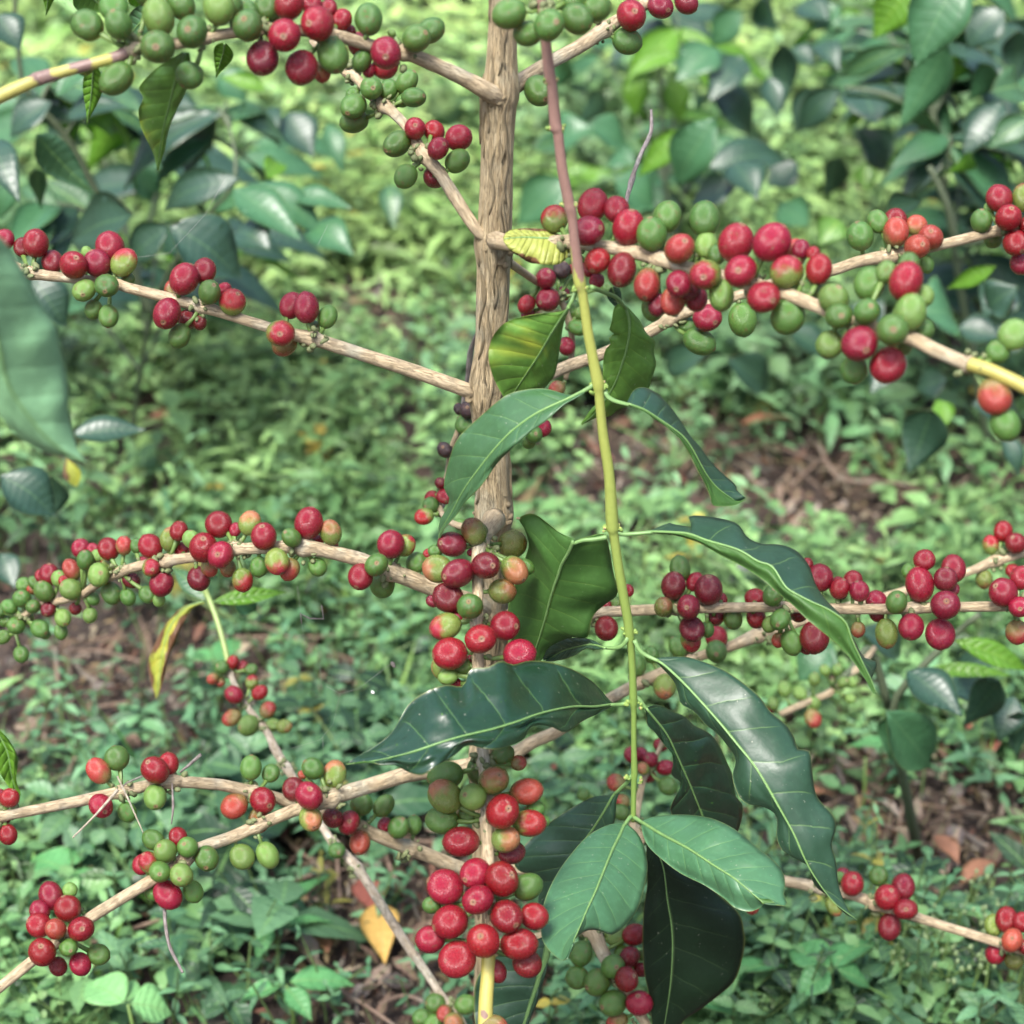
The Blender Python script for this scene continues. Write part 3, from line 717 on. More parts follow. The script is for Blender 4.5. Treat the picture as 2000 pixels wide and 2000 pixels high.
BR(5, 'branch', [(948, 775, .948, 36), (925, 767, .945, 32), (895, 756, .94, 31), (800, 722, .935, 29), (700, 690, .93, 28), (620, 664, .925, 29), (605, 660, .924, 30), (560, 650, .925, 24), (500, 632, .925, 22), (430, 610, .93, 23), (405, 602, .93, 25), (330, 582, .935, 23), (250, 562, .94, 22), (220, 552, .945, 22), (150, 545, .95, 20), (90, 538, .95, 22), (60, 533, .95, 24), (30, 520, .955, 20), (-40, 480, .96, 18), (-280, 400, .97, 9)],
   nodes=[(612, 662), (393, 598), (212, 552), (60, 534)])
B[5].add(tF, '30 265 155 r 0;170 320 140 d .6;270 290 205 r -1;395 430 175 d .3;555 455 220 r -1.2;735 440 205 r -1;830 315 218 r .3;935 435 192 h -.3;655 360 95 l 1;635 645 182 l -.8;805 610 178 g -1.5;965 565 110 g .8;705 790 152 g 0;820 840 152 g -.2;1390 560 235 r -1;1540 500 195 r .4;1320 640 160 o .6;1580 660 178 g -1.5;1690 640 110 r .6;1755 735 200 h 0;1260 820 235 r -1.5;1355 990 178 g -.5;1430 860 175 d .6;1510 890 105 d .6')
B[5].add(tG, '268 760 185 r .2;380 775 215 r -.8;540 845 165 g -.2;185 970 212 h -1;215 1050 190 o .3;370 1030 95 g .5;440 920 95 g .8')
BR(6, 'branch', [(965, 770, .955, 40), (1000, 757, .965, 32), (1060, 737, .975, 27), (1110, 715, .985, 26), (1180, 690, .99, 25), (1270, 647, 1.0, 25), (1310, 622, 1.0, 27), (1370, 600, 1.0, 23), (1440, 578, 1.005, 22), (1530, 548, 1.01, 22), (1625, 528, 1.01, 24), (1680, 510, 1.01, 24), (1735, 500, 1.01, 28), (1830, 480, 1.015, 22), (1950, 450, 1.02, 23), (2050, 425, 1.02, 24), (2300, 360, 1.04, 12)],
   nodes=[(1305, 624), (1740, 498), (1958, 448)])
B[6].add(tE, '1475 1045 215 r -.5;1415 1225 218 g -.3;1270 1010 155 g .5;1320 1110 155 g 1;1740 1060 230 g .4')
B[6].add(tD2, '695 430 208 g -.5;830 320 152 g .2;960 310 182 r .2;965 400 195 o -1.2;1120 350 158 o 0;1225 440 205 o 0;1125 510 198 o -1.5;1195 640 122 g 0;1745 145 208 r 0;1610 315 162 g 0;1670 220 95 l 1;1815 290 205 r -1;1930 140 190 h 0;1870 480 195 r -1;1900 640 155 r 0;1960 350 140 d 0;1700 450 150 g 1')
BR(7, 'branch', [(975, 500, .93, 22), (1005, 520, .99, 18), (1045, 548, 1.03, 16), (1085, 575, 1.04, 15), (1108, 615, 1.05, 14), (1118, 680, 1.06, 12), (1105, 740, 1.07, 10)], nodes=[(1090, 580), (1112, 630)])
B[7].add(tE, '255 750 155 d 0;375 685 132 b 0;270 910 182 r 0;375 870 132 r .5;110 945 145 r 0;120 1020 100 r .5;455 980 140 g .3;500 1120 135 g 0;410 1260 142 r 0;520 1010 100 l .5;450 680 70 r 0;720 820 90 g .5;340 1580 120 o 0')
BR(8, 'branch', [(955, 1190, 1.01, 40), (930, 1178, 1.0, 36), (860, 1155, .985, 34), (800, 1130, .975, 36), (765, 1118, .97, 34), (740, 1108, .965, 32), (700, 1092, .96, 31), (640, 1077, .955, 30), (600, 1070, .952, 34), (560, 1068, .955, 28), (470, 1072, .96, 25), (455, 1072, .965, 27), (400, 1085, .975, 22), (350, 1092, .985, 22), (330, 1095, .99, 24), (255, 1110, 1.01, 20), (200, 1135, 1.03, 18), (150, 1165, 1.05, 16), (90, 1180, 1.07, 14), (50, 1200, 1.08, 12), (30, 1235, 1.09, 8)],
   nodes=[(762, 1116), (592, 1070), (460, 1072), (325, 1096), (235, 1118), (160, 1160), (100, 1180), (48, 1205)])
B[8].add(tH, '-10 1130 110 g .3;70 1100 120 g 0;165 1040 138 g -.5;180 935 115 g .2;260 920 100 g .6;330 985 148 g -1;250 970 90 o .3;370 860 155 r 0;310 870 100 r .6;445 890 125 l 0;490 910 95 r .5;535 970 165 l -1;540 820 145 o 0;645 750 142 g -.8;610 660 145 r .3;700 665 90 r 1;735 715 100 l .6;820 665 175 r -.5;935 640 135 o .3;1030 640 105 g .6;745 860 178 l -1;810 790 115 h .3;250 1100 118 g -.5;365 1120 122 d 0;120 1245 142 g -.5;20 1330 110 g .5;300 1265 135 g -.3;340 1310 85 g .3;475 1185 132 l -.3;570 1115 95 d .6;680 1165 115 l .6;460 1290 112 g .6;160 1460 128 g 0;700 1040 105 g .5;840 1000 162 g -.3;965 1030 132 g .2;1110 1010 135 g .3;990 900 130 d .8;1090 770 115 r .3;1140 805 145 h -.5;1135 645 185 r -.8;1285 590 158 y -.5;1350 530 152 r .3;1370 670 115 r .8;1440 590 125 l .5;1220 925 188 r -.3;1500 890 178 d 0;1580 810 125 o .8;1720 810 135 o .6;1830 900 160 h 0;1535 655 225 r -.8;1665 710 205 r -1.5;1650 480 200 r -.3;1775 520 100 r .8;1200 1050 100 l 1;40 1210 100 g .6;210 1190 100 g .6')
B[8].add(tI, '340 470 165 y -.3;445 570 210 r -.3;655 580 145 g -.8;785 470 215 r -.3;950 540 170 y -.2;745 620 95 r .6;855 600 85 r .6;960 640 105 r .8;545 760 182 h -.5;640 820 158 o -1;410 800 145 g .6;850 800 145 g .5;1405 630 215 r -.8;1510 640 155 h .3;1295 785 182 g -1.2;1175 875 195 r -.5;1340 940 192 g .5;1595 770 165 g .3;1680 700 75 r 1')
BR(9, 'branch', [(965, 1015, .965, 50), (955, 1030, .95, 42), (938, 1060, .935, 32), (932, 1100, .925, 24), (933, 1160, .92, 24), (930, 1220, .915, 26), (934, 1300, .91, 26), (938, 1400, .905, 25), (944, 1480, .90, 25), (950, 1560, .895, 26), (952, 1650, .89, 28), (953, 1750, .885, 27), (954, 1850, .88, 27)],
   nodes=[(935, 1060), (932, 1205), (943, 1490), (950, 1600), (953, 1760)])
mbx = MB(); c = catmull([(954, 1840, .881, 27), (953, 1900, .879, 27), (949, 1960, .877, 29), (947, 2030, .875, 30), (945, 2120, .87, 30)], 50)
mbx.tube([P(q[0], q[1], q[2]) for q in c], [q[3] * .5 / F * q[2] for q in c], 16, 0, rough=.05)
mbx.build('branch_tip', [YELL], TREE, label='yellow stem tip with brown flecks hanging at the bottom')
B[9].add(tJ, '210 815 205 y -.3;320 630 208 d -.8;195 680 105 g .6;485 535 212 v -.5;775 630 218 v -.3;365 850 235 d -1.2;575 790 212 d -1.5;790 825 202 y -.8;870 800 130 g .6;700 985 192 v -.2;290 1030 215 d -.3;455 1100 205 g -1.2;175 1060 100 d .8;270 1250 225 h -.5;340 1200 135 r .5;720 1245 222 r -.6;535 1345 235 r -1.5;305 1455 255 r -1;830 1460 238 r -.3;270 1560 200 y .5;395 1550 130 l .6;290 1630 135 l .8;340 1680 105 r .8;465 1490 70 r 1;465 690 65 r 1')
B[9].add(tK, '385 370 192 g .3;600 340 175 g .3;385 500 195 y -.8;560 505 175 l -1.2;690 400 195 y -.5;745 240 135 g .8;895 470 190 o 0;845 290 95 o .8;745 595 225 r -1.3;365 650 188 g 0;915 670 185 h -.2;765 770 175 y 0;485 785 208 r -.8;520 620 115 g 1;1000 660 85 g 1;800 850 155 d .8;950 580 105 g 1;575 985 195 r 0;740 1020 215 r -.5;385 1070 218 r -.3;590 1150 200 r -1.3;905 1070 175 g .3;300 1185 115 g .8;415 1290 225 r -1;770 1255 205 r -1;945 1255 175 r .3;290 1400 185 r -.2;625 1410 218 r -1.8;850 1430 218 r -.8;460 1525 218 r -.8;710 1600 135 d .6;900 1550 180 d .8;690 1970 185 o -1')
BR(10, 'branch', [(965, 1200, 1.012, 34), (1040, 1198, 1.008, 26), (1130, 1198, 1.005, 24), (1200, 1194, 1.003, 23), (1300, 1190, 1.0, 23), (1400, 1187, .998, 22), (1500, 1186, .995, 21), (1600, 1188, .99, 22), (1700, 1190, .985, 22), (1780, 1188, .983, 24), (1850, 1186, .98, 21), (1960, 1184, .978, 22), (2060, 1182, .975, 22), (2350, 1190, .97, 12)],
   nodes=[(1155, 1196), (1320, 1190), (1530, 1187), (1785, 1188), (1985, 1184)])
B[10].add(tJ, '1650 980 90 r .3;1475 1110 130 r .5;1485 1265 175 d -.5;1560 1075 80 l 1')
B[10].add(tM, '495 620 175 g .3;445 750 188 d -.8;605 720 135 r .5;710 780 225 d -.5;370 910 158 v -1.2;560 910 195 d -1.5;800 860 125 r .8;585 1075 185 d -.8;760 980 150 d .8;700 1080 115 g .8;575 1160 165 h .3;1060 840 155 r .6;1070 990 165 r .8;895 1000 155 g .5;1200 820 168 g -1;1250 1005 168 g -1;1175 1040 125 l .5;1335 1180 165 g -.3;1510 1140 225 d -.5;1445 1220 105 d .8;1400 950 155 d .8;1240 1160 115 o .6;1550 690 200 r .5;1450 590 105 r 1;1700 770 150 r .3')
B[10].add(tN, '535 770 162 r .3;640 710 152 r .8;690 790 158 r 0;820 870 175 r 1;970 875 182 g -1;1145 740 235 r -.3;1180 555 162 r .3;1340 700 172 d .2;1400 620 198 r .3;1060 640 112 g .8;1340 895 228 r -1;895 1110 195 y -.2;1080 1060 205 r -1;1300 1115 222 r -.5;1400 780 95 d .8;830 950 145 r 1;680 1080 122 o .5;1775 800 215 r -.6;1900 910 175 r -1;1880 1100 175 o 0;1910 690 165 r 0')
BR(11, 'branch', [(945, 1485, 1.06, 36), (915, 1495, 1.055, 32), (850, 1505, 1.045, 30), (788, 1515, 1.03, 33), (730, 1532, 1.02, 32), (664, 1552, 1.01, 34), (640, 1562, 1.005, 34), (574, 1583, 1.0, 27), (493, 1617, .99, 26), (450, 1636, .985, 26), (388, 1658, .975, 26), (360, 1682, .97, 28), (295, 1720, .965, 25), (180, 1790, .955, 25), (120, 1834, .95, 26), (62, 1878, .945, 23), (0, 1928, .94, 22), (-60, 1975, .935, 22), (-300, 2110, .92, 11)],
   nodes=[(645, 1560), (500, 1614), (355, 1684), (130, 1828)])
B[11].add(tO, '965 775 130 g .2;1120 755 125 r .5;1180 820 135 g -.3;1040 845 148 l -1;1300 890 155 g 0;895 930 125 r .5;935 915 132 h 0;1005 975 142 g -1;1140 995 148 l -1.5;1055 1120 178 r -.6;960 1110 105 g .6;1215 1100 135 g .2;320 1125 165 r 0;425 1205 170 r -1;440 1090 92 l .8;250 1220 132 r .3;245 1310 155 r -.5;350 1335 138 o -1.3;510 1335 170 r -1;265 1480 180 r -.5;430 1450 118 g -1;505 1555 135 r -.3;620 1495 142 g .2;365 1570 115 d .5')
B[11].add(tP, '680 325 142 g 0;815 360 148 y 0;560 455 140 d -.3;655 495 180 r -1.2;665 640 155 y -.3;235 880 158 l 0;395 870 152 l 0;615 365 60 o 1')
BR(12, 'branch', [(955, 1480, 1.065, 34), (1000, 1472, 1.07, 30), (1040, 1450, 1.075, 27), (1085, 1430, 1.08, 26), (1130, 1400, 1.082, 25), (1198, 1361, 1.085, 24), (1257, 1330, 1.09, 25), (1309, 1308, 1.095, 24), (1355, 1286, 1.10, 21), (1428, 1262, 1.10, 22), (1474, 1243, 1.10, 28), (1510, 1233, 1.105, 22), (1544, 1222, 1.11, 19), (1620, 1196, 1.11, 18), (1686, 1175, 1.115, 17), (1728, 1165, 1.12, 17), (1775, 1152, 1.12, 18), (1888, 1118, 1.125, 17), (1940, 1097, 1.13, 22), (1985, 1085, 1.13, 17), (2060, 1060, 1.135, 17), (2300, 990, 1.15, 9)],
   nodes=[(1250, 1333), (1350, 1288), (1482, 1242), (1945, 1096)])
B[12].add(tM, '480 1215 152 g 0;770 1140 175 r 0;770 1245 182 g -1.2;280 1270 125 g .5;170 1350 155 g 0;380 1510 182 y -.5')
B[12].add(tN, '1775 340 145 r 0;1870 430 165 r -.5;1680 440 132 h 0;1800 500 95 g .6;1630 700 142 v .3;1850 640 115 r .3')
BR(13, 'branch', [(960, 1708, 1.10, 32), (930, 1704, 1.095, 30), (897, 1695, 1.085, 29), (850, 1676, 1.075, 30), (804, 1658, 1.065, 30), (742, 1634, 1.05, 28), (704, 1618, 1.045, 28), (664, 1602, 1.035, 26), (574, 1571, 1.02, 24), (540, 1558, 1.015, 24), (493, 1547, 1.005, 26), (431, 1533, .995, 24), (357, 1527, .985, 25), (330, 1527, .98, 27), (295, 1533, .98, 24), (217, 1551, .97, 25), (124, 1571, .96, 23), (31, 1589, .95, 22), (-50, 1600, .95, 22), (-320, 1640, .93, 10)],
   nodes=[(800, 1656), (704, 1618), (495, 1548), (335, 1528), (235, 1546), (5, 1592)])
B[13].add(tO, '60 510 118 r -.3;0 500 85 r .3;50 740 125 r .3;30 640 75 d .5;620 340 158 o -.2;735 260 155 g 0;635 560 155 r 0;975 335 180 r -.8;1060 295 135 r .3;975 505 158 l -.5;800 600 122 g 0')
B[13].add(tP, '290 320 142 g .2;415 355 108 g .2;185 560 162 o 0;365 525 165 r -.5;340 650 132 o -1;805 635 138 d -1;905 665 155 r -.5;975 790 138 o -.5;985 550 138 g 0;1125 560 132 g .2;1130 680 95 r .6;1220 695 142 g -.5;1315 680 112 g 0')
BR(14, 'branch', [(960, 1700, 1.105, 30), (1060, 1695, 1.11, 24), (1300, 1692, 1.12, 22), (1450, 1706, 1.12, 22), (1534, 1721, 1.12, 23), (1593, 1732, 1.12, 24), (1674, 1751, 1.115, 22), (1711, 1766, 1.115, 25), (1780, 1788, 1.11, 21), (1842, 1808, 1.11, 20), (1950, 1841, 1.105, 21), (1975, 1848, 1.10, 23), (2060, 1872, 1.10, 21), (2350, 1950, 1.09, 10)],
   nodes=[(1605, 1735), (1708, 1765), (1968, 1846)])
B[14].add(tQ, '530 1050 158 r -.3;470 1000 105 r .5;450 1010 75 g .3;415 1190 112 y .3;695 1000 118 g .2;850 1070 155 r .2;750 1135 165 r -1;865 1210 150 r -.6;765 1320 155 d 0;1500 1275 145 r 0;1420 1310 125 y .5;1535 1405 148 o -.8;1600 1290 125 r .2;1430 1490 135 r .5;1550 1530 125 v .6;1620 1450 105 r 0')
B[14].add((0, 0, 1), '1469 1772 26 o 0')
BR(15, 'branch', [(945, 2090, 1.14, 22), (905, 2005, 1.14, 18), (894, 1984, 1.14, 17), (866, 1950, 1.14, 17), (835, 1903, 1.14, 18), (788, 1835, 1.14, 20), (742, 1763, 1.14, 20), (698, 1695, 1.14, 20), (648, 1642, 1.145, 18), (625, 1606, 1.15, 17), (568, 1512, 1.16, 18), (540, 1468, 1.165, 19), (524, 1434, 1.17, 15), (502, 1405, 1.175, 14), (476, 1371, 1.18, 13), (455, 1330, 1.185, 12), (447, 1305, 1.19, 12)],
   mat=PALE, nodes=[(698, 1695), (655, 1648), (560, 1500), (512, 1415), (478, 1373), (448, 1310), (875, 1962)])
mbx = MB(); c = catmull([(447, 1312, 1.19, 12), (443, 1283, 1.19, 11), (427, 1221, 1.195, 11), (409, 1172, 1.20, 11), (399, 1148, 1.20, 12)], 40)
mbx.tube([P(q[0], q[1], q[2]) for q in c], [q[3] * .5 / F * q[2] for q in c], 12, 0)
mbx.build('branch_tip', [plain('green_stem', (.30, .40, .13), .45)], TREE, label='thin pale green stem tip')
B[15].add(tP, '275 55 132 l 0;170 5 112 o 0;430 50 82 l .3;500 60 92 y 0;830 840 108 g 0')
B[15].add(tI, '210 1520 108 r 0;280 1550 102 r .5;130 1560 108 g 0;350 1575 98 g 0;60 1645 92 o 0;120 1670 72 o .5;355 1670 102 h 0;220 1765 152 r -.5;415 1750 118 r 0;475 1880 125 o 0')
B[15].add(tK, '325 1800 132 g 0;515 1810 135 g 0;235 1890 115 g 0;380 1865 102 o -.5;310 1930 122 g -.5;440 1930 135 y -.6')
BR(16, 'branch', [(965, 1640, 1.10, 20), (1080, 1690, 1.12, 18), (1200, 1690, 1.13, 18), (1252, 1642, 1.13, 18), (1240, 1612, 1.13, 20), (1250, 1550, 1.14, 14), (1262, 1510, 1.145, 12), (1285, 1470, 1.15, 10), (1300, 1430, 1.15, 8)], nodes=[(1265, 1505), (1240, 1612)])
B[16].add(tL, '595 240 105 r 0;655 240 95 r .3;710 270 105 r 0;775 175 95 r .3;805 320 112 r 0;665 325 82 y -.5;700 375 90 r .3;820 435 115 g 0;495 415 108 o 0;290 490 82 g 0;535 530 82 o 0;525 600 105 g 0')
BR(17, 'branch', [(955, 1850, 1.13, 26), (1060, 1830, 1.10, 22), (1130, 1812, 1.07, 24), (1158, 1822, 1.06, 30), (1172, 1850, 1.055, 30), (1190, 1885, 1.05, 27), (1215, 1925, 1.05, 24), (1250, 1980, 1.05, 22), (1285, 2050, 1.05, 20)], nodes=[(1150, 1818), (1205, 1905), (1250, 1975)])
B[17].add(tK, '1240 1490 152 g -.5;1215 1640 142 g 0;1340 1670 172 g -1;1440 1570 155 g -.5;1525 1650 155 r -1;1440 1800 172 g -.8;1605 1800 168 r -.5;1575 1370 142 r .5;1460 1380 135 l .8;1545 1510 125 d .5;1500 1490 105 g .8;1615 1590 95 r .6;1465 1920 125 o 0;1615 1500 65 g 1')

BR(18, 'branch', [(955, 772, .955, 18), (925, 795, 1.0, 13), (902, 825, 1.02, 11), (880, 880, 1.03, 10), (872, 930, 1.04, 10), (858, 985, 1.04, 11), (880, 1020, 1.01, 13), (935, 1035, .985, 16)], nodes=[(905, 820), (866, 960)])
B[18].add(tG, '1600 1550 135 b 0;1580 1660 152 g -.5;1425 1850 125 b -.3;1530 1540 80 b .3')
B[18].add(tJ, '235 170 95 d 0;265 270 125 r -.5;165 280 112 r .3;160 335 128 g -.6;110 420 135 h -.3;380 480 100 g .3;230 395 70 g .3')
BR(19, 'branch', [(975, 800, .955, 16), (1010, 822, .985, 12), (1040, 850, .99, 10), (1052, 868, .99, 9)], nodes=[(1040, 850)])
B[19].add(tE, '230 1880 135 r 0;165 1925 140 g -.3;130 1985 110 g .3')

# hanging leafy shoot
zs = lambda y: zv(y, .775)
shp = [(1000, -300, 22), (1035, -180, 22), (1048, -60, 22), (1058, 10, 23), (1068, 100, 25), (1074, 150, 27), (1078, 165, 24), (1084, 235, 27), (1087, 252, 29), (1090, 262, 24), (1098, 330, 24), (1110, 390, 25), (1113, 405, 27), (1118, 430, 22), (1124, 490, 24), (1132, 550, 28), (1138, 575, 22), (1147, 640, 23), (1158, 700, 24), (1168, 750, 27), (1170, 772, 22), (1178, 850, 23), (1190, 930, 25), (1196, 1025, 29), (1199, 1045, 22), (1210, 1120, 22), (1226, 1210, 22), (1229, 1240, 22), (1233, 1270, 17), (1236, 1330, 17), (1237, 1370, 18), (1238, 1390, 13), (1238, 1450, 13), (1239, 1510, 15), (1238, 1530, 13), (1237, 1590, 12), (1236, 1604, 10)]
c = catmull(shp, 420)
SH = A('leafy_shoot', TREE, label='long drooping leafy shoot hanging right of the trunk')
mb = MB(); mb.tube([P(q[0], q[1], zs(q[1])) for q in c], [q[2] * .43 / F * zs(q[1]) for q in c], 20, 0, rough=.03, freq=100)
for (x, y) in ((1076, 158), (1087, 252), (1112, 400), (1133, 560), (1168, 756), (1197, 1032), (1229, 1232), (1237, 1372), (1239, 1520)):
    for s_ in (-1, 1):
        for _ in range(3): mb.blob(P(x + s_ * 12 + random.gauss(0, 2), y + random.gauss(0, 4), zs(y)), random.uniform(.0007, .0012), 0)
mb.build('stem', [SHOOT], SH)
class Fake(Branch):
    pass
B[20] = Branch('fruiting_twig', [(q[0], q[1], zs(q[1]) , q[2] * .8) for q in shp[2:6]], SHOOT, nodes=[(1060, 20)]); ALL.append(B[20])
B[20].add(tC, '280 190 238 g -1.5;115 255 205 g .3;-20 105 228 g -.5;490 145 240 g -.5;640 60 205 g .5;540 40 170 g 1;470 0 165 g 1')

# dead twigs caught in the branches
def dead(pts, mat=GREYT, label=None, parent=TREE, name='dead_twig'):
    c = catmull(pts, max(10, int(len(pts) * 8))); m_ = MB()
    m_.tube([P(q[0], q[1], q[2]) for q in c], [q[3] * .5 / F * q[2] for q in c], 8, 0, rough=.2, freq=200)
    return m_.build(name, [mat], parent, label=label)
dead([(1272, 215, 1.02, 5), (1271, 258, 1.01, 8), (1253, 298, 1.0, 9), (1238, 337, .99, 9), (1236, 345, .99, 12), (1225, 386, .98, 8), (1222, 420, .97, 7)], label='dead grey twig standing behind the red cherries')
dead([(938, 640, 1.0, 8), (928, 660, 1.01, 8), (919, 690, 1.02, 13), (914, 735, 1.03, 10), (905, 790, 1.04, 11), (893, 850, 1.05, 9), (878, 905, 1.05, 9), (868, 980, 1.06, 8), (850, 1010, 1.06, 6)], label='dead grey twig hanging behind the trunk')
dead([(321, 1773, .965, 7), (323, 1804, .96, 7), (332, 1850, .958, 7), (357, 1900, .955, 6)], label='short brown twig dangling under the cherries')
dead([(229, 1516, .96, 3), (250, 1560, .955, 4), (280, 1627, .95, 2)], mat=PALE)
dead([(230, 1542, .955, 7), (190, 1588, .95, 5), (142, 1636, .945, 3)], mat=PALE)
dead([(352, 1508, .975, 4), (368, 1495, .972, 6), (392, 1474, .968, 7)], mat=GREYT)
dead([(278, 1516, .965, 4), (250, 1528, .96, 3), (235, 1540, .96, 2)])
dead([(336, 1530, .975, 3), (338, 1575, .97, 5), (335, 1610, .97, 2)])

# place the cherries: along their view ray, clear of the branch, then eased apart in depth
CH = []
for br in ALL:
    for q in br.cher:
        x, y, d, code, zo, _ = q
        i, j = br.near(x, y); zb = br.c[j][2]
        r = d * .5 / F * zb * .97; rb = br.rad[j]
        dp = math.dist((x, y), br.c[j][:2]) / F * zb
        off = math.sqrt(max(0, (r + rb * .9) ** 2 - dp ** 2)) * (1 if zo > .15 else -1) + zo * .0045
        CH.append([x, y, zb + off, d, code, br, i])
for it in range(60):
    for a in range(len(CH)):
        xa, ya, za, da = CH[a][:4]
        for b in range(a + 1, len(CH)):
            xb, yb, zb_, db = CH[b][:4]
            if abs(xa - xb) > 85 or abs(ya - yb) > 85: continue
            zm = (za + zb_) / 2
            dxy = math.hypot(xa - xb, ya - yb) / F * zm; R_ = (da + db) * .5 / F * zm * .93
            if dxy >= R_: continue
            need = math.sqrt(R_ * R_ - dxy * dxy); cur = abs(za - zb_)
            if cur < need:
                s_ = .25 * (need - cur) * (1 if za >= zb_ else -1)
                CH[a][2] += s_; CH[b][2] -= s_; za = CH[a][2]
cnt = 0
for (x, y, z, d, code, br, i) in CH:
    c = P(x, y, z); r = d * .5 / F * z * .985; att = br.pts[i]
    ax = (c - att).normalized()
    ax = (ax + Vector((random.gauss(0, .16), random.gauss(0, .16) , random.gauss(0, .16)))).normalized()
    br.items = getattr(br, 'items', []); br.items.append((c, r, ax, code))
    b0 = c - ax * r * .9; mp = att.lerp(b0, .5) + Vector((0, 0, -.001)); dv = (b0 - att).normalized()
    st = att + dv * min(br.rad[i] * .7, (b0 - att).length * .5)
    br.mb.tube([st, mp, b0], [.0011, .0010, .0013], 6, 1)
    if random.random() < .5: br.mb.blob(st.lerp(b0, .3), random.uniform(.0007, .0013), 2)
DEAD_LIMIT = 0
for br in ALL:
    o = br.mb.build(br.name, [br.mat, STALK, KNOB], br.parent, label=br.label)
    for (c, r, ax, code) in getattr(br, 'items', []):
        me = random.choice(CMESH[code])
        e = O('coffee_cherry', me, o, label=CL[code])
        e.matrix_local = Matrix.Translation(c) @ ax.to_track_quat('Z', 'Y').to_matrix().to_4x4() @ Matrix.Rotation(random.uniform(0, 6.28), 4, 'Z') @ Matrix.Diagonal((r * random.uniform(.95, 1.06), r * random.uniform(.92, 1.02), r * random.uniform(.93, 1.04), 1))
        cnt += 1
print('cherries', cnt)

# ------------------------------------------------------------------ leaves of the tree
def HL(*a, **k): return hero_leaf(*a, **k)
H = HL(SH, tE, [(430, 960), (390, 1020), (300, 1160), (200, 1330), (100, 1480), (20, 1600), (-20, 1670)],
   [(425, 965), (380, 995), (250, 1012), (100, 1035), (0, 1060), (-80, 1105), (-150, 1200), (-178, 1330), (-150, 1470), (-100, 1580), (-40, 1680)],
   [(440, 970), (405, 1050), (385, 1120), (350, 1350), (325, 1470), (280, 1540), (220, 1600), (100, 1660), (20, 1690), (-30, 1690)],
   zs(560) + .005, .90, dl=.006, dr=.014, mat='yg', pet=[(495, 800), (475, 860), (450, 920)], label='yellowing green leaf left of the shoot')
HL(SH, tE, [(850, 950), (885, 1080), (870, 1250), (800, 1480), (720, 1640), (630, 1760), (530, 1850)],
   [(840, 940), (775, 960), (750, 1080), (735, 1140), (770, 1165), (730, 1200), (745, 1240), (700, 1300), (685, 1450), (695, 1560), (700, 1650), (610, 1720), (515, 1850)],
   [(860, 950), (960, 1060), (1015, 1160), (1078, 1225), (1070, 1300), (1088, 1400), (1050, 1520), (1030, 1580), (900, 1700), (800, 1740), (740, 1790), (640, 1800), (525, 1855)],
   .89, .93, dl=.004, dr=.01, mat='yg', pet=[(600, 815), (700, 855), (790, 895)], zp=zs(562), label='green leaf with bitten edge right of the shoot')
HL(SH, tE, [(540, 1600), (420, 1660), (250, 1735), (120, 1810), (-20, 1920), (-150, 2060), (-260, 2200), (-360, 2340), (-450, 2510), (-530, 2650), (-570, 2780)],
   [(540, 1590), (440, 1628), (300, 1590), (200, 1578), (50, 1598), (-60, 1640), (-240, 1790), (-405, 1950), (-475, 2120), (-515, 2320), (-475, 2400), (-490, 2480), (-545, 2580), (-560, 2700), (-575, 2790)],
   [(550, 1610), (480, 1655), (400, 1700), (330, 1760), (250, 1830), (150, 1900), (40, 2000), (-90, 2120), (-180, 2240), (-250, 2330), (-350, 2430), (-420, 2530), (-500, 2620), (-535, 2680), (-565, 2790)],
   zs(755), .93, dl=.016, dr=-.006, zm=-.015, mat='mid', pet=[(610, 1550), (590, 1570)], label='long dark green leaf crossing the trunk')
HL(SH, tE, [(880, 1700), (1000, 1745), (1100, 1808), (1200, 1875), (1290, 1945), (1360, 2040), (1420, 2150), (1480, 2250), (1560, 2340), (1700, 2440)],
   [(870, 1680), (920, 1590), (1000, 1570), (1100, 1620), (1190, 1710), (1270, 1820), (1345, 1935), (1420, 2020), (1500, 2130), (1600, 2230), (1690, 2310), (1690, 2340), (1765, 2405)],
   [(880, 1705), (1000, 1755), (1100, 1822), (1195, 1895), (1275, 1970), (1340, 2070), (1400, 2190), (1455, 2290), (1500, 2400), (1515, 2460), (1600, 2470), (1700, 2455), (1765, 2410)],
   zs(770), .90, dl=.020, dr=-.004, mat='dark', other='under', halves=True, pet=[(700, 1590), (720, 1640), (780, 1675)], label='folded dark leaf curving down on the right')
HL(SH, tJ, [(1240, 605), (1200, 690), (1150, 780), (1120, 870), (1090, 950), (1055, 1070), (1030, 1170), (975, 1350), (940, 1450), (910, 1560)],
   [(1240, 590), (1130, 540), (1040, 470), (930, 398), (825, 432), (860, 500), (890, 580), (900, 640), (870, 740), (800, 920), (745, 1100), (740, 1240), (770, 1360), (820, 1450), (900, 1560)],
   [(1250, 600), (1340, 575), (1450, 550), (1490, 590), (1510, 680), (1540, 850), (1572, 1000), (1480, 1080), (1400, 1150), (1365, 1230), (1340, 1335), (1230, 1332), (1120, 1370), (1040, 1420), (1000, 1500), (920, 1570)],
   zs(1035) + .004, .965, dl=.02, dr=.004, mat='ushade2' if 'ushade2' in LM else 'under', other='mid', pet=[(1490, 575), (1400, 592), (1310, 600)], zp=zs(1035), label='broad leaf showing its dull underside beside the trunk', rib=.0009)
